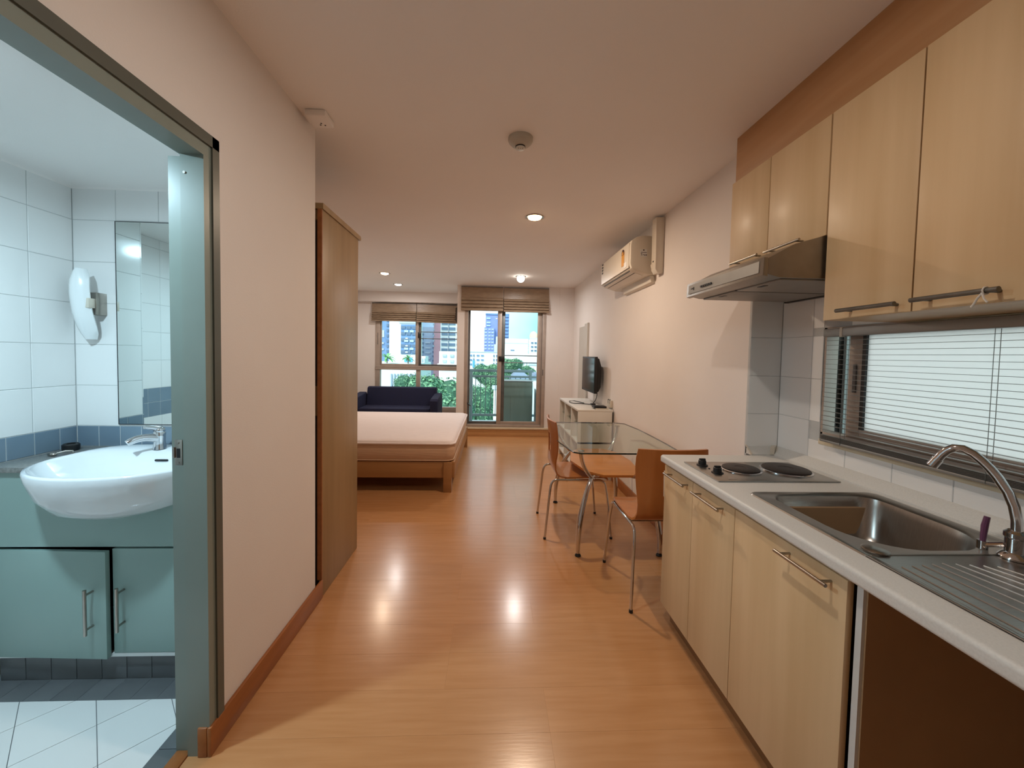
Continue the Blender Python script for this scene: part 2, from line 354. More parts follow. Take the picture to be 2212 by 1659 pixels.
# baseboards
struct(MB().box(XL, XL + 0.014, 1.262, 2.105, 0, 0.1, bev=0.004).box(XL - 0.03, XL, 1.262, 1.30, 0, 0.1, bev=0.003).build('baseboard_left', m_base))
struct(bx('baseboard_right', m_base, None, XR - 0.014, XR, 1.95, YF, 0, 0.1, bev=0.004))
struct(bx('baseboard_back', m_base2, None, -0.588, XR, YF - 0.014, YF, 0, 0.115, bev=0.004))

# tiles --------------------------------------------------------------
tm = {}
def tile(parent, m, facing, plane, u0, u1, v0, v1, g=0.0012, name='tile'):
    k = (m.name, round(u1 - u0, 3), round(v1 - v0, 3))
    if k not in tm: tm[k] = meshof(MB().box(g, u1 - u0 - g, -0.008, 0, g, v1 - v0 - g, bev=0.0014, seg=1), 'tile', m)
    if facing == '-y': loc, rz = (u0, plane, v0), 0
    elif facing == '+x': loc, rz = (plane, u0, v0), math.pi / 2
    elif facing == '-x': loc, rz = (plane, u1, v0), -math.pi / 2
    elif facing == '+y': loc, rz = (u1, plane, v0), math.pi
    return inst(name, tm[k], parent, loc, rot=(0, 0, rz))
def cuts(a, b, org, st):
    k = math.ceil((a - org) / st - 1e-6); L = [a]
    while org + k * st < b - 1e-6:
        if org + k * st > a + 1e-6: L.append(org + k * st)
        k += 1
    L.append(b); return [(p, q) for p, q in zip(L[:-1], L[1:]) if q - p > 0.006]
BZ = 2.12; BX = -2.014
bl = struct(MB().box(XLL, BX - 0.0015, 1.5775, 1.958, -0.1, BZ + 0.1).box(XLL, -2.4015, -0.4, 1.5775, -0.1, BZ + 0.1).build('wall_bathroom_left', m_grout, smooth=False), 'white tiled bathroom side wall with a shower recess')
struct(bx('wall_bathroom_front', m_tile, None, XLL, -1.03, -0.45, -0.35, -0.1, BZ + 0.1, smooth=False))
for (a, b) in cuts(BX, -1.03, BX, 0.198):
    for (c, d) in cuts(0.965, BZ, 0.965, 0.198): tile(wbb, m_tile, '-y', 1.958, a, b, c, d)
for (a, b) in cuts(BX, -1.03, BX, 0.1): tile(wbb, m_blue, '-y', 1.958, a, b, 0.865, 0.965)
for (a, b) in cuts(1.584, 1.95, 1.95 - 0.178 - 0.198 * 4, 0.198):
    for (c, d) in cuts(0.965, BZ, 0.965, 0.198): tile(bl, m_tile, '+x', BX - 0.008, a, b, c, d)
for (a, b) in cuts(1.584, 1.95, 1.676, 0.1): tile(bl, m_blue, '+x', BX - 0.008, a, b, 0.865, 0.965)
for (a, b) in cuts(-2.4, BX, BX, 0.198):
    for (c, d) in cuts(-0.03, 0.865, 0.073, 0.198) + cuts(1.065, BZ, 1.065, 0.198): tile(bl, m_tile, '-y', 1.584, a, b, c, d)
    for (c, d) in cuts(0.865, 1.065, 0.865, 0.1): tile(bl, m_blue, '-y', 1.584, a, b, c, d)
for (a, b) in cuts(0.2, 1.576, 0.0, 0.198):
    for (c, d) in cuts(0.271, 0.865, 0.073, 0.198) + cuts(1.065, BZ, 1.065, 0.198): tile(bl, m_tile, '+x', -2.408, a, b, c, d)
for (a, b) in cuts(0.2, 1.576, 0.0, 0.1):
    for (c, d) in cuts(0.865, 1.065, 0.865, 0.1): tile(bl, m_blue, '+x', -2.408, a, b, c, d)
# kitchen tiles
for (a, b) in cuts(-0.2, 1.932, 1.164, 0.192):
    for (c, d) in cuts(0.86, 1.66, 1.267, 0.1975):
        if b <= KW1 + 0.001 and a >= KW0 - 0.001 and c > 0.98 and d < 1.505: continue
        if c < KZ0 < d and KW0 - 0.001 <= a < KW1: d = KZ0
        if a < KW1 < b and d > KZ0 and c < KZ1: a2 = KW1
        else: a2 = a
        if c < KZ1 < d and KW0 - 0.001 <= a < KW1: c = KZ1
        if d - c > 0.01: tile(wk, m_tile, '-x', XK + 0.008, a2, b, c, d)
kr = struct(bx('wall_kitchen_return', m_grout, None, XR, XK + 0.008, 1.9335, 1.948, 0.6, 1.66, smooth=False), 'narrow tiled return wall by the worktop end')
for (c, d) in cuts(0.86, 1.66, 1.267, 0.1975): tile(kr, m_tile, '-y', 1.94, XR, XK, c, d)

# bathroom floor, ceiling ---------------------------------------------
fb = struct(bx('floor_bathroom', m_grout_d, None, -2.45, -1.0, -0.4, 1.96, -0.12, -0.0315, smooth=False), 'white diagonal tile bathroom floor')
struct(bx('ceiling_bathroom', m_ceil, None, -2.45, -1.03, -0.4, 1.958, BZ, BZ + 0.08, smooth=False))
# soft cove along the bathroom ceiling
cv = MB()
for (p, q, n1, n2) in (((BX, 1.95), (-1.03, 1.95), (0, -1), None), ((BX, 1.584), (BX, 1.95), (1, 0), None)):
    prof = [(0, 0), (0, -0.02)] + [(0.16 * (1 - math.cos(t)), -0.02 + 0.02 * math.sin(t)) for t in (i * math.pi / 16 for i in range(1, 9))]
    rr = []
    for P in (p, q): rr.append([(P[0] + n1[0] * u, P[1] + n1[1] * u, BZ + v) for u, v in prof])
    cv.rings(rr)
struct(cv.build('trim_2', m_ceil), 'coved bathroom cornice')
def clip(poly, x0, x1, y0, y1):
    for (ax, lim, sg) in ((0, x0, 1), (0, x1, -1), (1, y0, 1), (1, y1, -1)):
        out = []
        for i in range(len(poly)):
            a, b = poly[i - 1], poly[i]; da, db = (a[ax] - lim) * sg, (b[ax] - lim) * sg
            if (da >= 0) != (db >= 0):
                t = da / (da - db); out.append((a[0] + (b[0] - a[0]) * t, a[1] + (b[1] - a[1]) * t))
            if db >= 0: out.append(b)
        poly = out
        if not poly: return []
    return poly
h = 0.1414 * 1.005; g = 0.0016
for i in range(-9, 9):
    for j in range(-9, 9):
        cx, cy = -1.42 + (i + j) * h, 1.417 + h + (i - j) * h
        q = clip([(cx - h + g, cy), (cx, cy - h + g), (cx + h - g, cy), (cx, cy + h - g)], -2.4, -1.125, 0.35, 1.52)
        if len(q) > 2: MB().prism(q, 'z', -0.038, -0.03).build('tile', m_tile, fb, smooth=False)
for k in range(14): MB().box(-2.4 + k * 0.1 + 0.001, -2.301 + k * 0.1, 1.522, 1.62, -0.038, -0.03, bev=0.001).build('border_tile', m_slate, fb)
for k in range(10): MB().box(-1.123, -1.034, 1.52 - (k + 1) * 0.1 + 0.001, 1.52 - k * 0.1 - 0.001, -0.038, -0.026, bev=0.001).build('border_tile', m_slate, fb)
struct(bx('trim_3', m_base, None, -1.033, -0.985, DY0 + 0.04, 1.285, -0.03, 0.006, bev=0.004), 'wooden threshold strip in the bathroom doorway')

# bathroom door frame ---------------------------------------------------
dr = thing('door_1', 'grey green painted bathroom door frame with brass strike plate', 'door frame', (-0.975, 1.29, 0)); del dr['category']; dr['kind'] = 'structure'
pf = [(XL - 0.0, 1.268), (XL + 0.006, 1.268), (XL + 0.006, 1.30), (XL, 1.302), (XL, 1.335), (-1.035, 1.335), (-1.035, 1.285), (-0.99, 1.285), (-0.985, 1.268)]
MB().prism(pf, 'z', -0.03, 1.9568).build('jamb', m_frame, dr)
MB().prism([(XL, 1.30), (XL + 0.012, 1.30), (XL + 0.012, 1.33), (XL, 1.333)], 'z', 0.0, 2.03).build('architrave', m_frame_shaded, dr)
MB().prism([(XL - 0.004, 1.995), (XL + 0.012, 1.995), (XL + 0.012, 2.03), (XL, 2.032)], 'y', DY0 - 0.01, 1.33).build('architrave', m_frame_shaded, dr)
MB().box(-1.035, XL + 0.006, DY0 - 0.005, DY0 + 0.05, -0.03, 1.99, bev=0.003).build('jamb', m_frame, dr)
pz = [(XL, 1.957), (XL + 0.006, 1.957), (XL + 0.006, 1.995), (XL, 1.997), (XL, 2.03), (-1.035, 2.03), (-1.035, 1.985), (-0.99, 1.985), (-0.985, 1.957)]
MB().prism(pz, 'y', DY0 - 0.01, 1.3345).build('head', m_frame, dr)
sp = MB().box(-1.012, -0.988, 1.2655, 1.270, 0.975, 1.058, bev=0.001).build('strike_plate', m_satin, dr)
MB().box(-1.004, -0.994, 1.2645, 1.267, 1.0, 1.03).build('latch_hole', m_black, sp)
for z in (0.984, 1.048): MB().lathe([(0.003, 0), (0.003, 0.002)], (-1.0, 1.2637, z), 8, 'y').build('screw', m_satin, sp)
bl_ = MB().box(-1.016, -1.010, 1.262, 1.270, 1.0, 1.034).build('strike_lip', m_satin, sp)
MB().lathe([(0.004, 0), (0.003, 0.002)], (-0.972, 1.2655, 1.9), 10, 'y').build('screw', m_satin, dr)

# window bay window ------------------------------------------------------
def pane(name, par, *a): return bx(name, m_pane, par, *a, smooth=False)
w1 = thing('window_1', 'bay window with brown aluminium frame and sliding upper sashes', 'window', (-1.4, YWN, 0.25)); del w1['category']; w1['kind'] = 'structure'
Yw = YWN
MB().box(-2.2, -2.115, Yw - 0.02, Yw + 0.08, 0.25, 2.25, bev=0.003).box(-2.1155, -0.6695, Yw - 0.018, Yw + 0.078, 0.25, 0.33, bev=0.002).box(-2.1155, -0.6695, Yw - 0.018, Yw + 0.078, 2.17, 2.25, bev=0.002).box(-0.67, -0.588, Yw - 0.02, Yw + 0.08, 0.25, 2.25, bev=0.003).build('frame', m_alu, w1)
MB().box(-2.202, -0.589, Yw - 0.03, Yw + 0.07, 1.028, 1.065, bev=0.003).box(-2.201, -0.589, Yw - 0.025, Yw + 0.068, 1.0655, 1.106, bev=0.003).build('transom', m_alu, w1)
MB().box(-1.443, -1.363, Yw - 0.01, Yw + 0.06, 0.3305, 1.0275, bev=0.002).build('mullion', m_alu, w1)
pane('pane', w1, -2.115, -1.443, Yw + 0.02, Yw + 0.025, 0.33, 1.028); pane('pane', w1, -1.363, -0.67, Yw + 0.02, Yw + 0.025, 0.33, 1.028)
s1 = MB().box(-1.46, -1.40, Yw + 0.0, Yw + 0.03, 1.107, 2.17, bev=0.003).box(-2.1145, -2.09, Yw + 0.0, Yw + 0.03, 1.107, 2.17, bev=0.002).box(-2.0895, -1.4605, Yw + 0.002, Yw + 0.028, 1.107, 1.14, bev=0.002).build('sash', m_alu, w1)
pane('pane', s1, -2.09, -1.46, Yw + 0.012, Yw + 0.017, 1.14, 2.17)
s2 = MB().box(-1.41, -1.36, Yw + 0.035, Yw + 0.06, 1.107, 2.17, bev=0.003).box(-1.3595, -0.671, Yw + 0.037, Yw + 0.058, 1.107, 1.14, bev=0.002).build('sash', m_alu_d, w1)
pane('pane', s2, -1.36, -0.67, Yw + 0.045, Yw + 0.05, 1.14, 2.17)
MB().box(-1.415, -1.375, Yw - 0.012, Yw + 0.002, 1.635, 1.745, bev=0.002).build('latch', m_black, s1)
for z in (1.63, 1.755): MB().cyl((-1.375, Yw + 0.07, z), (-0.62, Yw + 0.07, z), 0.008, 8).build('security_bar', m_alu_d, w1)
MB().box(-2.16, -2.15, Yw - 0.026, Yw - 0.02, 1.5, 1.72, bev=0.002).build('sash_pull', m_alu_d, w1)

# balcony sliding door -----------------------------------------------------
d2 = thing('door_2', 'aluminium sliding glass door to the balcony', 'door', (0.2, YF, 0.15)); del d2['category']; d2['kind'] = 'structure'
MB().box(DX0, DX0 + 0.055, YF - 0.01, YF + 0.12, 0.15, 2.3, bev=0.003).box(DX1 - 0.06, DX1, YF - 0.01, YF + 0.12, 0.15, 2.3, bev=0.003).box(DX0 + 0.0555, DX1 - 0.0605, YF - 0.008, YF + 0.118, 0.151, 0.195, bev=0.002).box(DX0 + 0.0555, DX1 - 0.0605, YF - 0.008, YF + 0.118, 2.25, 2.299, bev=0.002).build('frame', m_alu, d2)
MB().box(DX1 - 0.064, DX1 - 0.059, YF - 0.0115, YF + 0.005, 0.2, 2.24).build('frame_groove', m_alu_d, d2)
s1 = MB().box(DX0 + 0.056, DX0 + 0.085, YF + 0.06, YF + 0.09, 0.196, 2.249, bev=0.002).box(0.128, 0.20, YF + 0.06, YF + 0.09, 0.196, 2.249, bev=0.002).box(DX0 + 0.0855, 0.1275, YF + 0.062, YF + 0.088, 0.196, 0.235, bev=0.002).box(DX0 + 0.0855, 0.1275, YF + 0.062, YF + 0.088, 2.2, 2.249, bev=0.002).build('sash', m_alu_d, d2)
pane('pane', s1, DX0 + 0.085, 0.128, YF + 0.072, YF + 0.078, 0.235, 2.2)
s2 = MB().box(0.075, 0.145, YF + 0.02, YF + 0.05, 0.196, 2.249, bev=0.002).box(0.735, 0.809, YF + 0.02, YF + 0.05, 0.196, 2.249, bev=0.002).box(0.1455, 0.7345, YF + 0.022, YF + 0.048, 0.196, 0.245, bev=0.002).box(0.1455, 0.7345, YF + 0.022, YF + 0.048, 2.2, 2.249, bev=0.002).build('sash', m_alu, d2)
pane('pane', s2, 0.145, 0.735, YF + 0.032, YF + 0.038, 0.245, 2.2)
MB().box(0.098, 0.195, YF + 0.008, YF + 0.062, 1.24, 1.325, bev=0.002).build('lock_block', m_black, s2)
for z in (1.222, 1.34): MB().cyl((0.14, YF + 0.1, z), (0.75, YF + 0.1, z), 0.0075, 8).build('security_bar', m_alu_d, d2)
MB().tube([(-0.41, YF + 0.02, 0.55), (-0.39, YF - 0.01, 0.53), (-0.345, YF - 0.02, 0.50)], [0.008, 0.013, 0.005], 8).build('lock_lever', m_black, d2)
MB().box(0.822, 0.838, YF - 0.015, YF - 0.01, 1.02, 1.12, bev=0.002).build('sash_pull', m_alu_d, d2)

# kitchen window -------------------------------------------------------------
w3 = thing('window_2', 'kitchen window with frosted sliding pane and grey louvres', 'window', (XK + 0.03, 1.1, KZ0)); del w3['category']; w3['kind'] = 'structure'
MB().box(XK - 0.004, XK + 0.05, KW0, KW1, KZ0 - 0.012, KZ0 + 0.012, bev=0.003).build('sill', m_stone, w3)
MB().box(XK + 0.004, XK + 0.06, KW1 - 0.012, KW1, KZ0, KZ1).box(XK + 0.004, XK + 0.06, KW0, KW1, KZ1 - 0.04, KZ1).box(XK + 0.004, XK + 0.06, KW0, KW1, KZ0 + 0.012, KZ0 + 0.045, bev=0.002).build('frame', m_alu, w3)
s1 = MB().box(XK + 0.022, XK + 0.045, 1.515, 1.575, KZ0 + 0.045, KZ1 - 0.04, bev=0.002).box(XK + 0.022, XK + 0.045, KW0, 1.515, KZ0 + 0.045, KZ0 + 0.085, bev=0.002).build('sash', m_alu, w3)
MB().box(XK + 0.02, XK + 0.044, 1.5, 1.515, KZ0 + 0.085, KZ1 - 0.04).build('gasket', m_black, s1)
bx('pane', m_frost, s1, XK + 0.03, XK + 0.036, KW0, 1.5, KZ0 + 0.08, KZ1 - 0.04, smooth=False)
MB().box(XK + 0.016, XK + 0.022, 1.535, 1.55, 1.22, 1.34, bev=0.002).build('latch', m_alu_d, s1)
bx('louvre_backing', m_black, w3, XK + 0.12, XK + 0.125, 1.648, 1.95, 0.95, 1.52)
for k in range(5):
    yy = 1.655 + k * 0.035
    lo = MB().box(XK + 0.085, XK + 0.115, yy, yy + 0.016, 0.95, 1.52, bev=0.003).build('louvre', m_venet, w3)
    if k in (1, 2):
        for z in (1.06, 1.38): MB().lathe([(0.004, 0), (0.004, 0.002)], (XK + 0.09, yy - 0.001, z), 8, 'y').build('hole', m_black, lo)
# ================================================================ KITCHEN
HC = 0.862; XD = 0.88
def bar_handle(par, x, y0, y1, z, r, m, wall_x, inset=0.03, along='y'):
    hd = MB().cyl((x, y0, z), (x, y1, z), r, 12).build('handle', m, par)
    for yy in (y0 + inset, y1 - inset): MB().cyl((x, yy, z), (wall_x, yy, z), r * 0.75, 10).build('handle_post', m, hd)
    return hd
def base_unit(label, y0, y1, doors, handles):
    t = thing('base_cabinet', label, 'cabinet', ((XD + XK) / 2, (y0 + y1) / 2, 0), 'kitchen base units')
    MB().box(XD + 0.02, XK - 0.01, y0 + 0.001, y0 + 0.018, 0.1, HC - 0.037).box(XD + 0.02, XK - 0.01, y1 - 0.018, y1 - 0.001, 0.1, HC - 0.037).box(XD + 0.02, XK - 0.01, y0, y1, 0.1, 0.116).box(XK - 0.02, XK - 0.01, y0, y1, 0.1, HC - 0.037).build('carcass', m_cabin, t, smooth=False)
    bx('kickboard', m_kick, t, XD + 0.055, XD + 0.07, y0, y1, 0, 0.1)
    for (a, b), (h0, h1) in zip(doors, handles):
        d = bx('door', m_cab, t, XD, XD + 0.018, a + 0.0015, b - 0.0015, 0.104, 0.812, bev=0.0012)
        bar_handle(d, XD - 0.033, h0, h1, 0.785, 0.005, m_satin, XD, 0.02)
    return t
base_unit('pale birch base cabinet with two narrow doors under the hob', 1.325, 1.888, ((1.616, 1.888), (1.325, 1.616)), ((1.64, 1.83), (1.375, 1.57)))
t = base_unit('pale birch base cabinet with one wide door under the sink', 0.86, 1.325, ((0.884, 1.325),), ((0.91, 1.088),))
bx('edge_strip', m_edge, t, XD + 0.012, XD + 0.022, 0.856, 0.872, 0.1, HC - 0.037)
bx('side_panel', m_cabin, t, XD + 0.02, XK - 0.01, 0.852, 0.86, 0.0, HC - 0.037)
t2 = thing('appliance_bay', 'brown lined open bay under the drainer end of the worktop', 'cabinet', (1.2, 0.1, 0))
bx('rear_board', m_cabin, t2, XK - 0.012, XK, 0.05, 0.85, 0, HC - 0.04); bx('end_panel', m_cabin, t2, XD + 0.02, XK - 0.012, 0.03, 0.05, 0, HC - 0.04)

# worktop with a rounded front nose and a cut-out for the sink bowl
XF = 0.858; BWX0, BWX1, BWY0, BWY1 = 0.995, 1.385, 0.93, 1.332
nose = [(XF + 0.012 - 0.012 * math.sin(a), HC - 0.012 + 0.012 * math.cos(a)) for a in (i * math.pi / 10 for i in range(0, 6))] + [(XF, HC - 0.026)] + [(XF + 0.008 - 0.008 * math.cos(a), HC - 0.028 - 0.008 * math.sin(a)) for a in (i * math.pi / 8 for i in range(0, 5))] + [(BWX0 - 0.02, HC - 0.036), (BWX0 - 0.02, HC)]
wt = MB().prism(nose, 'y', -0.3, 1.89)
wt.box(BWX0 - 0.02, XK, BWY1 + 0.01, 1.89, HC - 0.036, HC).box(BWX0 - 0.02, XK, -0.3, BWY0 - 0.02, HC - 0.036, HC).box(BWX1 + 0.008, XK, BWY0 - 0.02, BWY1 + 0.01, HC - 0.036, HC)
tag(wt.build('worktop', m_top), 'grey laminate worktop with rounded front edge', 'worktop')
# coved tile upstand round the back of the worktop
up = MB()
up.prism([(XK, HC), (XK, HC + 0.04), (XK - 0.006, HC + 0.04), (XK - 0.05, HC + 0.006), (XK - 0.05, HC)], 'y', -0.3, 1.94)
up.prism([(1.94, HC), (1.94, HC + 0.04), (1.934, HC + 0.04), (1.89, HC + 0.006), (1.89, HC)], 'x', XR, XK - 0.04)
tk = struct(up.build('trim_4', m_top, smooth=False), 'angled grey upstand along the worktop')
MB().prism([(XK - 0.07, 1.888), (XK - 0.05, 1.885), (XK - 0.004, 1.93), (XK - 0.03, 1.936)], 'z', HC + 0.006, HC + 0.0425).build('corner_piece', m_cream, tk)
MB().prism([(1.89, HC + 0.004), (1.934, HC + 0.042), (1.936, HC + 0.046), (1.888, HC + 0.008)], 'x', XR - 0.006, XR + 0.004).build('end_cap', m_cream, tk)

# hob ---------------------------------------------------------------
hb = thing('hob', 'stainless two plate electric hob with black knobs', 'hob', (1.155, 1.605, HC))
MB().prism([(0.903, 1.468), (1.408, 1.468), (1.408, 1.745), (0.903, 1.745)], 'z', HC, HC + 0.006, bev=0.003).build('hob_plate', m_steel, hb)
for (cx, cy, r) in ((1.09, 1.615, 0.072), (1.29, 1.61, 0.09)):
    p = MB().lathe([(r + 0.008, 0), (r + 0.008, 0.004), (r + 0.002, 0.006), (r + 0.001, 0.004)], (cx, cy, HC + 0.006), 40).build('hotplate_ring', m_chrome, hb)
    MB().lathe([(r, 0), (r, 0.010), (r - 0.004, 0.0125), (r * 0.34, 0.0125), (r * 0.32, 0.0112), (0.004, 0.0112)], (cx, cy, HC + 0.006), 40).build('hotplate', m_iron, p)
for (cx, cy) in ((0.957, 1.685), (0.96, 1.572)):
    MB().lathe([(0.024, 0), (0.024, 0.003), (0.017, 0.006), (0.016, 0.022), (0.014, 0.024)], (cx, cy, HC + 0.006), 20).box(cx - 0.014, cx + 0.014, cy - 0.004, cy + 0.004, HC + 0.026, HC + 0.037, bev=0.0015).build('knob', m_black, hb)
MB().lathe([(0.004, 0), (0.004, 0.003)], (0.958, 1.63, HC + 0.006), 10).build('indicator', m_black, hb)
MB().prism([(0.955, 1.487), (0.995, 1.489), (0.982, 1.53)], 'z', HC + 0.006, HC + 0.0068).build('label_plate', m_satin, hb)

# sink ----------------------------------------------------------------
def rrect(x0, x1, y0, y1, rs, z, n=8):
    out = []
    for (cx, cy, a0, r) in ((x1 - rs[0], y1 - rs[0], 0, rs[0]), (x0 + rs[1], y1 - rs[1], 90, rs[1]), (x0 + rs[2], y0 + rs[2], 180, rs[2]), (x1 - rs[3], y0 + rs[3], 270, rs[3])):
        for k in range(n + 1):
            a = math.radians(a0 + 90 * k / n); out.append((cx + r * math.cos(a), cy + r * math.sin(a), z))
    return out
sk = thing('sink', 'stainless steel sink with deep bowl and ribbed drainer', 'sink', (1.18, 0.95, HC))
ZR = HC + 0.004
b = (BWX0, BWX1, BWY0, BWY1); rs = (0.06, 0.06, 0.15, 0.15)
def ins(d, z, k=1.0): return rrect(b[0] + d, b[1] - d, b[2] + d, b[3] - d, [max(0.02, r - d * 0.4) for r in rs], z)
o1 = rrect(0.945, 1.42, 0.905, 1.353, (0.03, 0.03, 0.004, 0.004), ZR)
o0 = rrect(0.942, 1.423, 0.905, 1.356, (0.03, 0.03, 0.004, 0.004), HC)
MB().rings([o0, o1, rrect(0.955, 1.41, 0.905, 1.343, (0.03, 0.03, 0.004, 0.004), ZR + 0.0012), rrect(0.96, 1.405, 0.906, 1.338, (0.03, 0.03, 0.004, 0.004), ZR - 0.001), ins(-0.002, ZR - 0.001), ins(0.006, ZR - 0.006), ins(0.012, ZR - 0.03), ins(0.024, HC - 0.13), ins(0.035, HC - 0.146), ins(0.06, HC - 0.152)], cap0=False).build('bowl', m_steel, sk)
dn = MB().box(0.942, 1.423, 0.34, 0.905, HC, ZR - 0.001).box(0.942, 0.955, 0.34, 0.905, HC, ZR + 0.0015, bev=0.0015).box(1.41, 1.423, 0.34, 0.905, HC, ZR + 0.0015, bev=0.0015).build('drainer', m_steel, sk)
for k in range(9):
    xa = 1.0 + 0.035 * k * 0.9; xb = 0.975 + 0.05 * k
    MB().tube([(1.07 + (k - 3) * 0.03, 0.868 - 0.004 * abs(k - 4), ZR - 0.0012), (0.965 + 0.055 * k, 0.38, ZR - 0.0012)], 0.0026, 6).build('drainer_rib', m_steel, dn)
MB().lathe([(0.042, 0), (0.042, 0.003), (0.034, 0.004), (0.03, 0.001), (0.003, 0.001)], (1.12, 1.05, HC - 0.152), 28).build('drain', m_chrome, sk)
tag(MB().lathe([(0.028, 0), (0.029, 0.003), (0.024, 0.006), (0.004, 0.007)], (0.992, 0.928, ZR + 0.001), 24).build('sink_plug', m_steel), 'round steel plug lying on the front rim of the sink', 'sink plug')

# faucet ----------------------------------------------------------------
fc = thing('kitchen_faucet', 'chrome gooseneck faucet standing on the sink', 'faucet', (1.316, 0.888, ZR))
bxx, byy = 1.316, 0.888
MB().lathe([(0.03, 0), (0.03, 0.004), (0.024, 0.012), (0.019, 0.016), (0.019, 0.05), (0.022, 0.054), (0.022, 0.064), (0.015, 0.07)], (bxx, byy, ZR), 24).build('faucet_body', m_chrome, fc)
dn_ = Vector((math.cos(math.radians(120)), math.sin(math.radians(120)), 0))
pts = [Vector((bxx, byy, 0)) + dn_ * s_ + Vector((0, 0, z_)) for s_, z_ in ((0, ZR + 0.065), (0.001, 0.96), (0.007, 0.995), (0.018, 1.028), (0.036, 1.062), (0.048, 1.08), (0.062, 1.097), (0.078, 1.113), (0.096, 1.122), (0.112, 1.121), (0.124, 1.111), (0.133, 1.098), (0.142, 1.08))]
sp_ = MB().tube(pts, 0.0105, 14).build('spout', m_chrome, fc)
e = pts[-1]; f = (pts[-1] - pts[-2]).normalized()
MB().cyl(e - f * 0.004, e + f * 0.02, 0.0125, 14).build('aerator', m_chrome, sp_)
lv = MB().tube([(bxx - 0.015, byy + 0.01, ZR + 0.03), (bxx - 0.02, byy + 0.045, ZR + 0.012)], 0.006, 10).cyl((bxx - 0.02, byy + 0.05, ZR), (bxx - 0.02, byy + 0.05, ZR + 0.022), 0.011, 14).build('lever', m_chrome, fc)
MB().tube([(bxx - 0.02, byy + 0.05, ZR + 0.02), (bxx - 0.017, byy + 0.05, ZR + 0.06), (bxx - 0.013, byy + 0.049, ZR + 0.085)], [0.0055, 0.007, 0.006], 10).build('lever_grip', m_purple, lv)

# wall units ----------------------------------------------------------------
XU, ZT = 1.18, 2.222
def wall_unit(label, y0, y1, zb, doors, handles, hm, hr):
    t = thing('wall_cabinet', label, 'cabinet', ((XU + XK) / 2, (y0 + y1) / 2, zb), 'kitchen wall units')
    MB().box(XU + 0.02, XK, y0, y0 + 0.016, zb, ZT).box(XU + 0.02, XK, y1 - 0.016, y1, zb, ZT).box(XU + 0.02, XK, y0 + 0.016, y1 - 0.016, zb, zb + 0.018).box(XU + 0.02, XK, y0 + 0.016, y1 - 0.016, ZT - 0.018, ZT).box(XK - 0.01, XK, y0 + 0.016, y1 - 0.016, zb + 0.018, ZT - 0.018).build('carcass', m_cab, t, smooth=False)
    for (a, b), (h0, h1, hz) in zip(doors, handles):
        d = bx('door', m_cab, t, XU, XU + 0.018, a + 0.002, b - 0.002, zb, ZT, bev=0.0012)
        bar_handle(d, XU - 0.033, h0, h1, hz, hr, hm, XU, 0.022)
    return t
wall_unit('short pale birch wall cabinet with two doors above the hood', 1.338, 1.905, 1.80, ((1.636, 1.905), (1.338, 1.636)), ((1.655, 1.845, 1.812), (1.42, 1.61, 1.808)), m_satin, 0.005)
wall_unit('tall pale birch wall cabinet with two doors above the window', 0.745, 1.336, 1.495, ((1.043, 1.336), (0.745, 1.043)), ((1.06, 1.248, 1.519), (0.832, 1.018, 1.522)), m_grey_h, 0.0065)
tag(bx('fascia_board', m_cab2, None, 1.222, 1.24, 0.2, 1.946, ZT, ZC, bev=0.001), 'brown fascia board closing the gap above the wall cabinets', 'fascia')
wall_unit('pale birch wall cabinet nearest the camera at the right', 0.2, 0.743, 1.495, ((0.2, 0.743),), ((0.5, 0.7, 1.52),), m_grey_h, 0.0065)
st = MB(); cy = 0.855
st.tube([(1.147 + 0.0085 * math.cos(a), cy, 1.522 + 0.0085 * math.sin(a)) for a in (i * math.pi / 6 for i in range(12))], 0.0018, 6, closed=True)
st.tube([(1.1385, cy, 1.516), (1.138, cy + 0.008, 1.505), (1.14, cy + 0.016, 1.492), (1.139, cy + 0.02, 1.485)], 0.0022, 6).tube([(1.1385, cy, 1.516), (1.138, cy - 0.004, 1.503), (1.139, cy - 0.010, 1.493)], 0.0022, 6)
tag(st.build('string', m_cord), 'short white string knotted round a wall cabinet handle', 'string')

# cooker hood ---------------------------------------------------------------
hd = thing('cooker_hood', 'slim grey metal cooker hood under the wall cabinet', 'cooker hood', (1.2, 1.615, 1.65))
HY0, HY1 = 1.345, 1.885
MB().prism([(0.972, 1.658), (0.972, 1.712), (1.075, 1.768), (1.178, 1.798), (XK, 1.798), (XK, 1.646), (1.02, 1.646)], 'y', HY0, HY1, bev=0.0015).build('housing', m_hood, hd)
fp = MB().prism([(0.957, 1.652), (0.960, 1.716), (0.975, 1.716), (0.975, 1.648)], 'y', HY0 - 0.002, HY1 + 0.002, bev=0.0015).build('front_panel', m_hood, hd)
MB().prism([(0.9555, 1.664), (0.9575, 1.706), (0.960, 1.706), (0.958, 1.664)], 'y', HY0 + 0.02, HY1 - 0.02).build('inset_plate', m_hood2, fp)
for k in range(6): MB().box(0.9515, 0.957, 1.665 + k * 0.0155, 1.675 + k * 0.0155, 1.679 - k * 0.0, 1.687).build('button', m_black, fp)
MB().box(0.9545, 0.957, 1.825, 1.84, 1.684, 1.689).box(0.9545, 0.957, 1.815, 1.819, 1.678, 1.692).build('badge', m_black, fp)
MB().box(0.974, 0.978, HY0 + 0.055, HY0 + 0.058, 1.66, 1.712).build('panel_joint', m_black, hd)
for (a, b_) in ((1.36, 1.607), (1.622, 1.87)):
    g_ = MB().box(1.035, 1.46, a, b_, 1.640, 1.6465, bev=0.002).build('filter_panel', m_hood2, hd)
    MB().box(1.05, 1.066, (a + b_) / 2 - 0.02, (a + b_) / 2 + 0.02, 1.6385, 1.6405).build('filter_latch', m_black, g_)
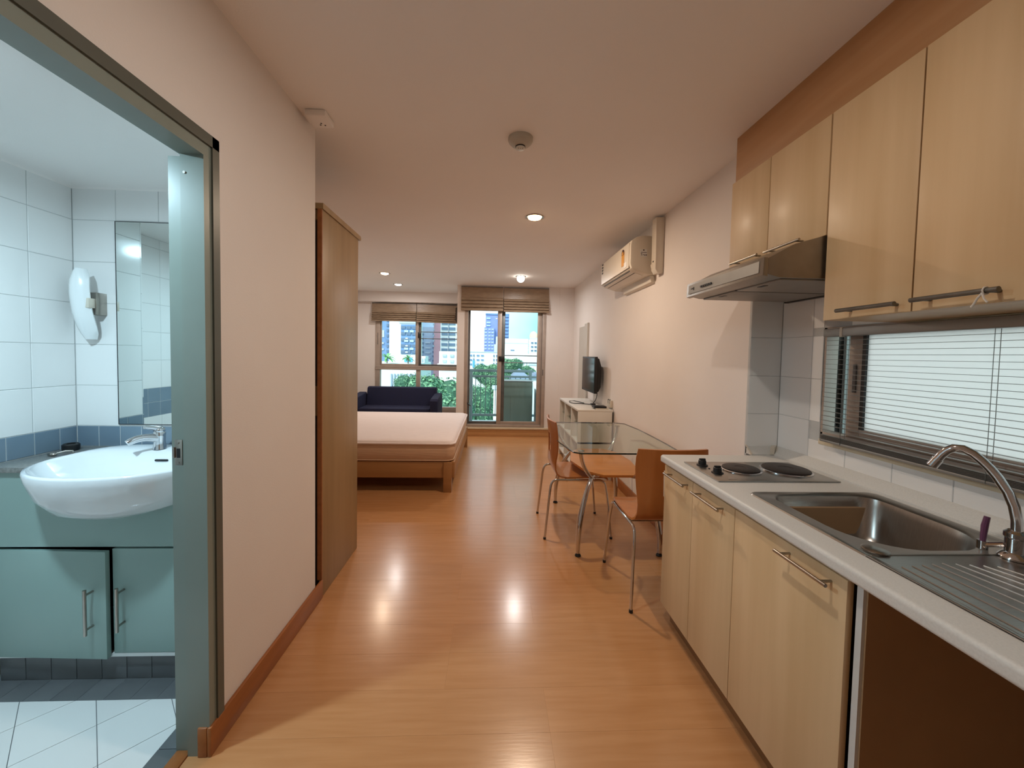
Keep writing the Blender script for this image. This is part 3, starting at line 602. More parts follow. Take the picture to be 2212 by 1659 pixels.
MB().box(1.035, 1.46, 1.607, 1.622, 1.6425, 1.646).build('filter_gap', m_black, hd)
MB().box(1.46, XK - 0.012, HY0 + 0.01, HY1, 1.636, 1.646).build('rear_strip', m_black, hd)

# venetian blind --------------------------------------------------------------
vb = thing('venetian_blind', 'grey metal venetian blind over the kitchen window', 'blind', (1.45, 1.1, KZ0))
V0, V1, VX = 0.57, 1.632, 1.462
MB().box(VX - 0.014, VX + 0.016, V0, V1, 1.455, 1.49, bev=0.003).build('head_rail', m_venet, vb)
MB().box(VX - 0.0155, VX + 0.0, 1.54, 1.552, 1.452, 1.492, bev=0.001).build('bracket', m_cream, vb)
ms = meshof(MB().prism([(-0.0085, -0.0006), (0, 0.0004), (0.0085, -0.0006), (0.0085, -0.0012), (0, -0.0002), (-0.0085, -0.0012)], 'y', V0, V1), 'slat', m_venet)
z = 1.44; k = 0
while z > 1.035: inst('slat', ms, vb, (VX, 0, z)); z -= 0.0205
for k in range(5): inst('slat', ms, vb, (VX, 0, 1.028 - k * 0.004))
MB().box(VX - 0.009, VX + 0.009, V0, V1, 0.997, 1.008, bev=0.003).build('bottom_rail', m_venet, vb)
for yy in (1.53, 1.055, 0.7):
    MB().cyl((VX - 0.0095, yy, 1.0), (VX - 0.0095, yy, 1.46), 0.0009, 5).cyl((VX + 0.0095, yy, 1.0), (VX + 0.0095, yy, 1.46), 0.0009, 5).build('ladder_cord', m_grey_h, vb)

# ================================================================ BATHROOM
v = thing('vanity_cabinet', 'pale teal vanity cabinet with one door hanging ajar', 'vanity', (-1.52, 1.78, -0.03))
MB().box(-2.0, -1.985, 1.62, 1.945, 0.08, 0.84).box(-1.06, -1.045, 1.62, 1.945, 0.08, 0.84).box(-1.985, -1.06, 1.62, 1.945, 0.08, 0.095).build('carcass', m_teal, v, smooth=False)
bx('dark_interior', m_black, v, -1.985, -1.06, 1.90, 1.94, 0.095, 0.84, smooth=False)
bx('bottom_ledge', m_edge, v, -2.0, -1.045, 1.602, 1.622, 0.08, 0.094)
nt_ = [(0.0, 0.69), (0.16, 0.697), (0.235, 0.722), (0.285, 0.778), (0.312, 0.842)]
MB().prism([(-2.0, 0.842), (-2.0, 0.54), (-1.045, 0.54), (-1.045, 0.842)] + [(-1.5 + a, z) for a, z in nt_[::-1]] + [(-1.5 - a, z) for a, z in nt_[1:]], 'y', 1.602, 1.62).build('apron', m_teal, v, smooth=False)
dd = bx('door', m_teal, v, -1.53, -1.055, 1.602, 1.62, 0.096, 0.532, bev=0.0015)
def vhandle(par, x, y, z0, z1, wy):
    hnd = MB().cyl((x, y, z0), (x, y, z1), 0.006, 12).build('handle', m_satin, par)
    for zz in (z0 + 0.022, z1 - 0.022): MB().cyl((x, y, zz), (x + 0.0, wy, zz), 0.0045, 8).build('handle_post', m_satin, hnd)
vhandle(dd, -1.487, 1.57, 0.205, 0.385, 1.602)
# ajar door: hinge on the left
ang = math.radians(-2.6); mb = MB().box(0.0, 0.463, -0.018, 0.0, 0.085, 0.528, bev=0.0015)
for q in mb.bm.verts: q.co = Vector((-2.0 + q.co.x * math.cos(ang) - q.co.y * math.sin(ang), 1.62 + q.co.x * math.sin(ang) + q.co.y * math.cos(ang), q.co.z))
d3 = mb.build('door', m_teal, v)
hx, hy = -2.0 + 0.41 * math.cos(ang), 1.62 + 0.41 * math.sin(ang) - 0.018
vhandle(d3, hx, hy - 0.032, 0.205, 0.39, hy)
for k in range(9): MB().box(-2.0 + k * 0.1 + 0.001, -1.901 + k * 0.1, 1.622, 1.63, -0.03, 0.079, bev=0.001).build('toe_tile', m_slate, v)
tag(MB().box(-2.005, -1.815, 1.588, 1.948, 0.844, 0.866, bev=0.003).box(-1.185, -1.036, 1.588, 1.948, 0.844, 0.866, bev=0.003).box(-1.815, -1.185, 1.925, 1.948, 0.846, 0.865).build('countertop', m_granite), 'speckled grey stone vanity top beside the basin', 'countertop')
bs = thing('wash_basin', 'white ceramic semi-recessed wash basin with overflow slot', 'wash basin', (-1.49, 1.66, 0.70))
bcx = -1.5
def bring(rx, yf, yb, z, n=56, cx=bcx):
    cyy = yb - (yb - yf) * 0.46; out = []
    for k in range(n):
        a = 2 * math.pi * k / n; ca, sa = math.cos(a), math.sin(a)
        if sa < 0: x_, y_ = rx * math.copysign(abs(ca) ** 0.9, ca), cyy + (cyy - yf) * sa
        else: x_, y_ = rx * math.copysign(abs(ca) ** 0.42, ca), cyy + (yb - cyy) * (abs(sa) ** 0.55)
        out.append((cx + x_, y_, z))
    return out
MB().rings([bring(0.06, 1.58, 1.78, 0.686), bring(0.17, 1.505, 1.83, 0.693), bring(0.25, 1.455, 1.88, 0.722), bring(0.302, 1.422, 1.92, 0.778), bring(0.329, 1.406, 1.938, 0.845), bring(0.335, 1.403, 1.942, 0.873), bring(0.332, 1.406, 1.94, 0.880), bring(0.322, 1.416, 1.93, 0.882), bring(0.305, 1.432, 1.815, 0.872), bring(0.275, 1.46, 1.79, 0.83), bring(0.21, 1.51, 1.76, 0.775), bring(0.09, 1.57, 1.71, 0.748), bring(0.03, 1.62, 1.66, 0.742)]).build('basin_bowl', m_ceramic, bs, ang=60)
MB().box(-1.518, -1.462, 1.788, 1.796, 0.838, 0.847, bev=0.003).build('overflow_slot', m_black, bs)
tp = thing('basin_tap', 'chrome single lever mixer tap on the wash basin', 'tap', (-1.555, 1.86, 0.882))
tx, ty = -1.555, 1.862
MB().lathe([(0.026, 0), (0.025, 0.006), (0.022, 0.03), (0.023, 0.06), (0.024, 0.075), (0.02, 0.082)], (tx, ty, 0.878), 24).build('tap_body', m_chrome, tp)
MB().tube(bez((tx, ty, 0.925), (tx - 0.03, ty - 0.06, 0.955), (tx - 0.055, ty - 0.10, 0.925), 8), [0.02, 0.019, 0.018, 0.017, 0.0165, 0.016, 0.0155, 0.015, 0.014], 14).build('tap_spout', m_chrome, tp)
MB().ball((tx, ty, 0.965), 0.023, (1, 1, 0.8)).tube([(tx, ty, 0.972), (tx - 0.012, ty - 0.03, 0.984), (tx - 0.02, ty - 0.055, 0.99)], [0.013, 0.011, 0.009], 12).build('tap_lever', m_chrome, tp)
mr = thing('mirror', 'tall frameless bathroom mirror on the tiled wall', 'mirror', (-1.5, 1.945, 0.977))
MB().box(-1.812, -1.12, 1.944, 1.949, 0.977, 1.949).build('mirror_glass', m_mirror, mr, smooth=False)
MB().box(-1.8145, -1.812, 1.943, 1.95, 0.975, 1.951).box(-1.8145, -1.12, 1.943, 1.95, 0.974, 0.977).box(-1.8145, -1.12, 1.943, 1.95, 1.949, 1.9515).build('mirror_edge', m_black, mr, smooth=False)
lp = thing('wall_lamp', 'white curved opal glass wall lamp beside the mirror', 'lamp', (-1.905, 1.93, 1.38))
rr = []
for i in range(13):
    tt = i / 12; zz = 1.385 + 0.325 * tt; hw = 0.045 * (1 - (2 * tt - 1) ** 6 * 0.55) ; yo = 1.848 + 0.05 * (1.45 * (tt - 0.72)) ** 2 + 0.03 * max(0, tt - 0.8)
    ring = []
    for k in range(9): u = -1 + k / 4; ring.append((-1.915 + u * hw, yo + 0.028 * u * u - 0.0, zz))
    for k in range(9): u = 1 - k / 4; ring.append((-1.915 + u * hw * 0.96, yo + 0.028 * u * u + 0.006, zz))
    rr.append(ring)
MB().rings(rr).build('shade', m_opal, lp, ang=50)
MB().box(-1.9, -1.862, 1.90, 1.95, 1.50, 1.605, bev=0.002).build('bracket', m_satin, lp); MB().box(-1.935, -1.868, 1.87, 1.9, 1.53, 1.575, bev=0.002).build('lamp_holder', m_cream, lp)
tag(MB().lathe([(0.026, 0), (0.03, 0.004), (0.03, 0.026), (0.024, 0.032), (0.016, 0.03), (0.016, 0.012)], (-1.955, 1.865, 0.867), 22).build('cup_holder', m_black), 'small glossy black ring shaped holder in the vanity corner', 'holder')
tag(MB().ball((-1.925, 1.76, 0.874), 0.012, (1.6, 1, 0.7)).tube([(-1.918, 1.77, 0.876), (-1.90, 1.79, 0.882), (-1.88, 1.80, 0.88), (-1.868, 1.79, 0.872)], 0.004, 8).build('plug_hook', m_satin), 'little metal plug with bent wire beside the basin', 'plug')
# bathroom ceiling lamp
bt = thing('ceiling_lamp', 'round cool white lamp on the bathroom ceiling', 'lamp', (-1.45, 0.95, BZ))
MB().lathe([(0.13, 0), (0.13, -0.02), (0.12, -0.025)], (-1.45, 0.95, BZ), 32).build('base', m_white, bt)
MB().lathe([(0.118, -0.02), (0.11, -0.045), (0.08, -0.062), (0.02, -0.068)], (-1.45, 0.95, BZ), 32).build('diffuser', m_bulbc, bt)
def arealight(name, loc, power, col, size, par, spread=math.pi):
    l = bpy.data.lights.new(name, 'AREA'); l.shape = 'DISK'; l.size = size; l.energy = power; l.color = col; l.spread = spread
    o = bpy.data.objects.new(name, l); C.objects.link(o); o.parent = par; o.location = Vector(loc) - wloc(par)
    return o
arealight('lamp_light', (-1.45, 0.95, BZ - 0.075), P_BATH, COOL, 0.09, bt)
# ================================================================ LIVING ROOM
# dining chairs -------------------------------------------------------
def make_chair(label, loc, rz):
    t = thing('dining_chair', label, 'chair', (0, 0, 0), 'bent plywood dining chairs')
    prof = [(0.222, 0.418), (0.212, 0.436), (0.185, 0.447), (0.10, 0.449), (0.0, 0.445), (-0.09, 0.443), (-0.14, 0.449), (-0.172, 0.468), (-0.188, 0.50), (-0.194, 0.55), (-0.195, 0.58), (-0.196, 0.60), (-0.197, 0.65), (-0.198, 0.70), (-0.2, 0.745), (-0.203, 0.765), (-0.208, 0.81), (-0.216, 0.858)]
    hw = [0.17, 0.19, 0.2, 0.205, 0.205, 0.203, 0.198, 0.192, 0.186, 0.184, 0.185, 0.187, 0.192, 0.197, 0.2, 0.201, 0.2, 0.193]
    us = [-1, -0.85, -0.6, -0.42, -0.27, -0.12, 0.12, 0.27, 0.42, 0.6, 0.85, 1]
    mb = MB(); G = []
    for i, (yy, zz) in enumerate(prof):
        cur = 0.0 if i < 7 else 0.03 * min(1, (i - 6) / 6)
        dish = -0.006 if 2 < i < 6 else 0
        G.append([mb.bm.verts.new((u * hw[i], yy + cur * u * u, zz + dish * (1 - u * u))) for u in us])
    fs = []
    for i in range(len(prof) - 1):
        for k in range(len(us) - 1):
            if 11 <= i <= 13 and 4 <= k <= 6: continue
            fs.append(mb.face([G[i][k], G[i][k + 1], G[i + 1][k + 1], G[i + 1][k]]))
    bmesh.ops.recalc_face_normals(mb.bm, faces=fs)
    r = bmesh.ops.solidify(mb.bm, geom=fs, thickness=0.011)
    bmesh.ops.subdivide_edges(mb.bm, edges=[e for e in mb.bm.edges], cuts=1, use_grid_fill=True, smooth=0.6) if False else None
    sh = mb.build('shell', m_ply, t, ang=50)
    for s in (-1, 1):
        p = [(s * 0.23, -0.25, 0.008), (s * 0.212, -0.215, 0.36)] + list(bez((s * 0.209, -0.21, 0.39), (s * 0.206, -0.203, 0.432), (s * 0.205, -0.165, 0.434), 5)) + [(s * 0.203, 0.0, 0.432)] + list(bez((s * 0.203, 0.145, 0.432), (s * 0.203, 0.19, 0.432), (s * 0.206, 0.197, 0.395), 5)) + [(s * 0.212, 0.21, 0.32), (s * 0.228, 0.245, 0.008)]
        MB().tube(p, 0.0085, 12).build('leg_frame', m_chrome, t)
        for q in ((s * 0.23, -0.25), (s * 0.228, 0.245)): MB().cyl((q[0], q[1], 0.0), (q[0], q[1], 0.016), 0.0105, 12).build('foot_cap', m_black, t)
    for yy in (-0.09, 0.12): MB().cyl((-0.204, yy, 0.428), (0.204, yy, 0.428), 0.007, 10).build('cross_tube', m_chrome, t)
    t.location = loc; t.rotation_euler = (0, 0, rz)
    return t
make_chair('orange plywood chair with slotted back on the window side of the glass table', (0.656, 2.998, 0), -math.pi / 2)
make_chair('orange plywood chair standing behind the end of the worktop', (0.985, 2.205, 0), 0.0)

# glass table -----------------------------------------------------------
tb = thing('dining_table', 'glass topped dining table with curved chrome legs and wooden shelf', 'table', (0.88, 3.0, 0))
ZG = 0.73
pl = [(0.575, 2.425), (1.195, 2.425), (1.262, 2.475), (1.275, 2.72), (1.28, 3.0), (1.275, 3.28), (1.245, 3.535), (1.185, 3.575), (0.575, 3.575), (0.535, 3.545), (0.49, 3.28), (0.475, 3.0), (0.49, 2.72), (0.535, 2.455)]
g = MB()
def off(p, d): c_ = Vector((0.88, 3.0)); q = Vector(p) - c_; return tuple(c_ + q * (1 - d / q.length))
lo = [off(p, 0.004) + (ZG - 0.010,) for p in pl]; mi = [p + (ZG - 0.006,) for p in pl]; mi2 = [p + (ZG - 0.003,) for p in pl]; hi = [off(p, 0.004) + (ZG,) for p in pl]
R = [[g.bm.verts.new(q) for q in r] for r in (lo, mi, mi2, hi)]; n = len(pl)
g.face(R[0][::-1]); g.face(R[3]); g.mi = 1
for a, b_ in zip(R[:-1], R[1:]):
    for k in range(n): g.face([a[k], a[(k + 1) % n], b_[(k + 1) % n], b_[k]])
g.build('glass_top', [m_tglass, m_tedge], tb, smooth=False)
for sx in (-1, 1):
    for sy in (-1, 1):
        fx, fy = 0.88 + sx * 0.28, 3.0 + sy * 0.47; nx, ny = 0.88 + sx * 0.17, 3.0 + sy * 0.36
        lg = MB().tube(bez((fx, fy, 0.02), (fx + sx * 0.012, fy + sy * 0.012, 0.30), (nx, ny, 0.505), 12), [0.013, 0.015, 0.017, 0.018, 0.0185, 0.0185, 0.0185, 0.018, 0.0175, 0.017, 0.016, 0.015, 0.014], 14).build('leg', m_chrome, tb)
        MB().lathe([(0.02, 0), (0.021, 0.006), (0.013, 0.017), (0.011, 0.026)], (fx, fy, 0), 18).build('foot', m_black, lg)
        MB().tube(bez((nx + sx * -0.012, ny + sy * -0.01, 0.49), (fx + sx * -0.005, fy + sy * -0.008, 0.6), (fx + sx * -0.004, fy + sy * -0.005, ZG - 0.014), 10), 0.0135, 14).build('strut', m_chrome, tb)
        MB().cyl((fx - sx * 0.004, fy - sy * 0.005, ZG - 0.016), (fx - sx * 0.004, fy - sy * 0.005, ZG - 0.0105), 0.022, 20).build('pad', m_satin, tb)
        MB().cyl((nx, ny, 0.5), (nx - sx * 0.06, ny - sy * 0.05, 0.503), 0.013, 10).build('shelf_bracket', m_chrome, tb)
MB().prism([(0.79, 2.62), (1.0, 2.62), (1.085, 2.73), (1.115, 3.0), (1.085, 3.27), (1.0, 3.38), (0.79, 3.38), (0.69, 3.28), (0.63, 3.0), (0.69, 2.72)], 'z', 0.508, 0.526, bev=0.002).build('shelf', m_shelf, tb)

# bed --------------------------------------------------------------------
bd = thing('bed_frame', 'low brown wooden bed frame with square legs', 'bed', (-1.25, 4.66, 0))
for (x_, y_) in ((-0.458, 3.715), (-0.425, 5.54), (-2.14, 3.715), (-2.14, 5.54)): bx('leg', m_bedw, bd, x_, x_ + 0.08, y_, y_ + 0.07, 0, 0.292, bev=0.003)
bx('foot_rail', m_bedw, bd, -2.14, -0.4, 3.735, 3.76, 0.138, 0.297, bev=0.002); bx('foot_rail', m_bedw, bd, -2.14, -0.37, 5.56, 5.585, 0.138, 0.297, bev=0.002)
bx('side_rail', m_bedw, bd, -0.385, -0.352, 3.73, 5.6, 0.14, 0.2975, bev=0.002); bx('side_rail', m_bedw, bd, -2.14, -2.11, 3.76, 5.56, 0.138, 0.297, bev=0.002)
for k in range(9): bx('slat', m_bedw, bd, -2.11, -0.385, 3.85 + k * 0.19, 3.93 + k * 0.19, 0.27, 0.292)
mt = thing('mattress', 'pinkish white quilted mattress lying on the bed frame', 'mattress', (-1.25, 4.66, 0.3))
X0, X1, Y0, Y1, Z0, Z1 = -2.14, -0.36, 3.725, 5.6, 0.298, 0.485
def mring(d, z, x=0.0):
    return [(p[0], p[1], z) for p in rrect(X0 + d, X1 - d, Y0 + d, Y1 - d, [max(0.02, 0.075 - d * 0.6)] * 4, z, 6)]
MB().rings([mring(0.05, Z0), mring(0.012, Z0 + 0.012), mring(0.002, Z0 + 0.035), mring(-0.004, Z0 + 0.09), mring(0.0, Z1 - 0.025), mring(0.005, Z1 - 0.014)], cap1=False).build('side_border', m_mside, mt)
tp_ = MB(); nn = 34; rows_ = []
MB.rings(tp_, [mring(0.005, Z1 - 0.014), mring(0.012, Z1 + 0.004), mring(0.035, Z1 + 0.014), mring(0.10, Z1 + 0.018), mring(0.3, Z1 + 0.02)]).build('quilted_top', m_matt, mt, ang=60)
rnd = random.Random(3)
pp = [(x_ + 0.0, y_, Z1 - 0.012 + 0.006 * math.sin(i * 0.7) * rnd.random()) for i, (x_, y_, _) in enumerate(rrect(X0 - 0.004, X1 + 0.006, Y0 - 0.006, Y1 + 0.004, [0.08] * 4, 0, 6))]
MB().tube(pp, 0.0095, 8, closed=True).build('piping', m_matt, mt)
MB().tube([(p[0], p[1], Z0 + 0.012) for p in rrect(X0 + 0.01, X1 - 0.008, Y0 + 0.008, Y1 - 0.01, [0.07] * 4, 0, 6)], 0.006, 8, closed=True).build('piping', m_mside, mt)

# sofa -----------------------------------------------------------------------
sf = thing('sofa', 'navy blue fabric two seat sofa in front of the bay window', 'sofa', (-1.5, 6.6, 0))
bx('base', m_sofa, sf, -2.28, -0.88, 6.26, 6.95, 0.06, 0.30, bev=0.015)
bx('seat_cushion', m_sofa, sf, -2.16, -1.0, 6.24, 6.70, 0.302, 0.452, bev=0.03)
bk = MB().prism([(6.70, 0.305), (6.63, 0.40), (6.70, 0.745), (6.74, 0.765), (6.86, 0.755), (6.95, 0.305)], 'x', -2.15, -0.965, bev=0.03).build('backrest', m_sofa, sf)
for (a, b_) in ((-2.30, -2.16), (-0.995, -0.868)): MB().prism([(6.2, 0.06), (6.2, 0.58), (6.23, 0.615), (6.74, 0.665), (6.78, 0.60), (6.78, 0.06)], 'x', a, b_, bev=0.02).build('armrest', m_sofa, sf)
for (x_, y_) in ((-2.24, 6.3), (-0.93, 6.3), (-2.24, 6.85), (-0.93, 6.85)): MB().cyl((x_, y_, 0), (x_, y_, 0.062), 0.022, 12).build('foot', m_black, sf)

# wardrobe ---------------------------------------------------------------------
wd = thing('wardrobe', 'tall brown laminate wardrobe seen from its plain side', 'wardrobe', (-1.7, 2.38, 0))
bx('side_panel', m_ward, wd, -0.93, -0.912, 2.105, 2.648, 0, 2.10, bev=0.0015); bx('side_panel', m_ward, wd, -2.58, -2.56, 2.105, 2.648, 0, 2.10, bev=0.0015)
MB().box(-2.58, -0.93, 2.135, 2.142, 0.05, 1.0).box(-2.58, -0.93, 2.135, 2.142, 1.16, 2.05).build('back_board', m_wardd, wd, smooth=False)
bx('back_rail', m_ward, wd, -2.58, -0.93, 2.118, 2.142, 1.0, 1.16); bx('back_rail', m_ward, wd, -2.58, -0.93, 2.118, 2.142, 2.05, 2.10)
bx('edge_strip', m_base, wd, -0.935, -0.911, 2.098, 2.106, 0.1, 2.10)
MB().prism([(2.098, 2.10), (2.672, 2.10), (2.684, 2.108), (2.684, 2.122), (2.672, 2.13), (2.098, 2.13)], 'x', -2.58, -0.905).build('top_board', m_ward, wd)
for k in range(3):
    a = -2.56 + k * 0.543; d = bx('door', m_ward, wd, a + 0.002, a + 0.541, 2.63, 2.648, 0.08, 2.095, bev=0.0015)
    MB().cyl((a + 0.5, 2.672, 0.98), (a + 0.5, 2.672, 1.14), 0.006, 10).build('handle', m_satin, d)
bx('plinth', m_ward, wd, -2.56, -0.93, 2.60, 2.62, 0, 0.08)

# tv console, tv, mirror -----------------------------------------------------------
cn = thing('tv_console', 'white laminate console with open compartments along the wall', 'console', (1.13, 4.67, 0))
CX0, CX1, CY0, CY1, CZ = 0.935, XR - 0.012, 4.1, 5.25, 0.772
bx('top_board', m_white, cn, CX0 - 0.003, CX1, CY0, CY1, CZ - 0.022, CZ, bev=0.0015)
for yy in (CY0, 4.46, 4.86, CY1 - 0.018): bx('divider', m_white, cn, CX0, CX1, yy, yy + 0.018, 0.0, CZ - 0.022, bev=0.001)
bx('back_panel', m_white, cn, CX1 - 0.01, CX1, CY0, CY1, 0.05, CZ - 0.022, smooth=False); bx('bottom_board', m_white, cn, CX0, CX1, CY0, CY1, 0.08, 0.098); bx('middle_board', m_white, cn, CX0, CX1, CY0, CY1, 0.40, 0.418)
for (a, b_) in ((4.118, 4.46), (4.478, 4.86), (4.878, 5.232)):
    sh = bx('glass_shelf', m_tglass, cn, CX0 + 0.03, CX1 - 0.012, a, b_, 0.585, 0.591, smooth=False)
    for yy in (a + 0.006, b_ - 0.006): MB().cyl((CX0 + 0.06, yy - 0.006, 0.582), (CX0 + 0.06, yy + 0.006, 0.582), 0.006, 8).build('shelf_pin', m_satin, sh)
tv = thing('television', 'small black flat television on a wall bracket above the console', 'television', (1.24, 4.74, 0.93))
mb = MB().box(1.19, 1.225, 4.43, 5.05, 0.915, 1.349, bev=0.006); tvb = mb.build('bezel', m_black, tv)
bx('screen', m_scr, tv, 1.1885, 1.191, 4.45, 5.03, 0.945, 1.33, smooth=False)
MB().prism([(1.225, 0.93), (1.25, 0.935), (1.275, 0.99), (1.275, 1.24), (1.25, 1.325), (1.225, 1.335)], 'y', 4.455, 5.02, bev=0.008).build('rear_shell', m_black, tv)
MB().box(1.275, XR, 4.69, 4.79, 1.06, 1.22, bev=0.004).build('wall_bracket', m_black, tv)
MB().tube(bez((1.245, 4.5, 0.935), (1.235, 4.45, 0.84), (1.2, 4.5, 0.80), 8), 0.004, 8).build('cable', m_black, tv)
cb = MB().tube([(1.2, 4.5, 0.785), (1.16, 4.55, 0.778), (1.08, 4.62, 0.777), (1.0, 4.62, 0.777), (0.965, 4.72, 0.777), (0.99, 4.86, 0.777), (1.06, 4.9, 0.777), (1.09, 4.8, 0.777), (1.13, 4.66, 0.778)], 0.0045, 8).build('power_cable', m_black)
tag(cb, 'looped black cable lying on the white console', 'cable')
pb = MB().box(1.175, 1.225, 4.47, 4.53, 0.773, 0.795, bev=0.004).build('plug_adapter', m_black); tag(pb, 'small black power adapter at the end of the cable', 'adapter')
rc = thing('set_top_box', 'slim black box on the near end of the white console', 'box', (1.18, 4.2, CZ))
bx('box_body', m_black, rc, 1.12, 1.26, 4.15, 4.26, CZ + 0.012, CZ + 0.034, bev=0.003); bx('box_base', m_cream, rc, 1.14, 1.28, 4.15, 4.25, CZ, CZ + 0.0125, bev=0.002)
hl = thing('remote_holder', 'cream wall holder with two dark slots above the console', 'holder', (1.32, 4.2, 0.79))
bx('holder_body', m_cream, hl, XR - 0.03, XR, 4.16, 4.27, 0.79, 0.87, bev=0.003)
for yy in (4.18, 4.235): bx('slot', m_black, hl, XR - 0.031, XR - 0.02, yy, yy + 0.012, 0.83, 0.878)
mi_ = thing('wall_mirror', 'narrow tall wall mirror with thin white frame by the far corner', 'mirror', (1.32, 5.56, 0.6))
for (a, b_) in ((5.29, 5.44), (5.46, 5.84)):
    zz = 1.82 if a < 5.4 else 1.795; xo = 0.03 if a < 5.4 else 0.014
    fr = MB().box(XR - xo, XR, a, b_, 0.45, zz, bev=0.002).build('frame', m_white, mi_); bx('mirror_glass', m_mirror, mi_, XR - xo - 0.002, XR - xo, a + 0.012, b_ - 0.012, 0.46, zz - 0.012, smooth=False)

# air conditioner ---------------------------------------------------------------------
ac = thing('air_conditioner', 'white split air conditioner high on the right wall', 'air conditioner', (1.22, 3.55, 1.98))
A0, A1 = 3.13, 3.985
pr = [(XR, 2.345), (1.215, 2.348), (1.16, 2.335), (1.118, 2.305), (1.11, 2.27), (1.11, 2.115), (1.122, 2.08), (1.15, 2.062), (1.26, 2.03), (XR, 2.03)]
MB().prism(pr, 'y', A0, A1, bev=0.012).build('body', m_acw, ac)
MB().prism([(1.107, 2.29), (1.106, 2.09), (1.112, 2.09), (1.113, 2.29)], 'y', A0 + 0.03, A1 - 0.03).build('front_panel', m_acw, ac)
for k, (x_, z_) in enumerate(((1.135, 2.0665), (1.175, 2.053), (1.205, 2.044))):
    lv_ = MB().prism([(x_, z_), (x_ + 0.034, z_ - 0.0105), (x_ + 0.034, z_ - 0.0065), (x_, z_ + 0.004)], 'y', A0 + 0.06, A1 - 0.04).build('louvre', m_acw, ac)
    MB().prism([(x_ - 0.005, z_ + 0.002), (x_ - 0.001, z_ + 0.0005), (x_ - 0.001, z_ + 0.005), (x_ - 0.005, z_ + 0.0065)], 'y', A0 + 0.07, A1 - 0.05).build('louvre_gap', m_iron, lv_)
MB().prism([(1.285, 2.03), (1.295, 1.975), (XR, 1.965), (XR, 2.04)], 'y', A0 + 0.02, 3.82, bev=0.003).build('wall_plate', m_acw, ac)
pc = MB().prism([(1.265, 2.05), (1.262, 2.45), (XR, 2.455), (XR, 2.02), (1.285, 2.02)], 'y', 3.0, 3.085, bev=0.006).build('pipe_cover', m_acw, ac)
MB().tube(bez((1.285, 3.1, 2.10), (1.275, 3.06, 2.05), (1.30, 3.04, 2.03), 6), 0.018, 10).build('pipe_elbow', m_acw, ac)
MB().box(1.262, 1.266, 3.035, 3.05, 2.11, 2.12).build('clip', m_black, pc)
st_ = bx('sticker', m_paper, ac, 1.19, 1.246, A0 - 0.0015, A0 + 0.001, 2.175, 2.235)
text('sticker_text', 'True', m_red, st_, (1.219, A0 - 0.0025, 2.19), 0.028, (math.pi / 2, 0, 0)); MB().box(1.213, 1.223, A0 - 0.0025, A0, 2.222, 2.233).build('sticker_mark', m_red, st_); MB().box(1.194, 1.243, A0 - 0.0022, A0, 2.207, 2.2105).build('sticker_line', m_red, st_)
el = MB().box(1.1035, 1.106, 3.27, 3.335, 2.13, 2.25, bev=0.0005).build('energy_label', m_yel, ac)
MB().prism([(3.272, 2.225), (3.272, 2.25), (3.285, 2.268), (3.302, 2.273), (3.32, 2.268), (3.333, 2.25), (3.333, 2.225)], 'x', 1.1025, 1.1055).build('label_arch', m_red, el); MB().prism([(3.285, 2.225), (3.285, 2.245), (3.302, 2.258), (3.32, 2.245), (3.32, 2.225)], 'x', 1.101, 1.1027).build('label_window', m_yel, el)
bx('display_panel', m_paper, ac, 1.1035, 1.106, 3.2, 3.27, 2.105, 2.15, bev=0.0005)
for k in range(4): bx('model_mark', m_iron, ac, 1.1035, 1.1062, 3.90, 3.935, 2.19 + k * 0.028, 2.207 + k * 0.028)

# roman blinds ---------------------------------------------------------------------------
def roman(label, x0, x1, yb, zt, zb, nf, seed, tilt=0.0, flat=0.42):
    r_ = random.Random(seed); t = thing('roman_blind', label, 'blind', ((x0 + x1) / 2, yb, zb), 'raised roman blinds')
    zs = zt - (zt - zb) * flat; step = (zs - zb) / nf
    rings = []; NX = 26
    ph = [r_.random() * 6 for _ in range(6)]
    for i in range(NX + 1):
        x = x0 + (x1 - x0) * i / NX; sag = tilt * (i / NX)
        fr = [(yb - 0.014, zt), (yb - 0.016, zs + 0.004)]
        for k in range(nf):
            w_ = 0.006 * math.sin(i * 0.9 + ph[k % 6]) * (k / nf); ya = yb - 0.016 - 0.004 * k
            fr += [(ya, zs - step * k), (ya - 0.026 + w_, zs - step * (k + 0.5)), (ya - 0.036 + w_, zs - step * (k + 0.88) - 0.003 * math.sin(i * 1.3 + ph[k % 6])), (ya - 0.03 + w_, zs - step * (k + 0.95)), (ya - 0.003, zs - step * (k + 0.8))]
        fr += [(yb - 0.004, zb + 0.004), (yb - 0.004, zt)]
        rings.append([(x, p[0], p[1] + sag) for p in fr])
    MB().rings(rings).build('folded_fabric', m_blind, t, ang=28)
    MB().box(x0, x1, yb - 0.018, yb - 0.0, zt - 0.003, zt + 0.012).build('head_rail', m_alu_d, t)
    return t
roman('taupe roman blind panel over the left half of the bay window', -2.255, -1.44, 7.31, 2.262, 1.93, 5, 1)
roman('taupe roman blind panel over the right half of the bay window', -1.428, -0.66, 7.31, 2.262, 1.925, 5, 2, tilt=-0.015)
roman('taupe roman blind panel over the left half of the balcony door', -0.525, 0.158, YF - 0.005, 2.44, 2.055, 4, 3)
roman('taupe roman blind panel over the right half of the balcony door', 0.168, 0.905, YF - 0.005, 2.44, 2.045, 5, 4, flat=0.45)
ct = MB()
for k in range(5): ct.prism([(-0.70 - 0.006 * k, 2.20 - k * 0.05), (-0.665, 2.215 - k * 0.05), (-0.665, 2.15 - k * 0.05), (-0.70 + 0.004 * k, 2.135 - k * 0.05)], 'y', 7.19 + k * 0.004, 7.21 + k * 0.004)
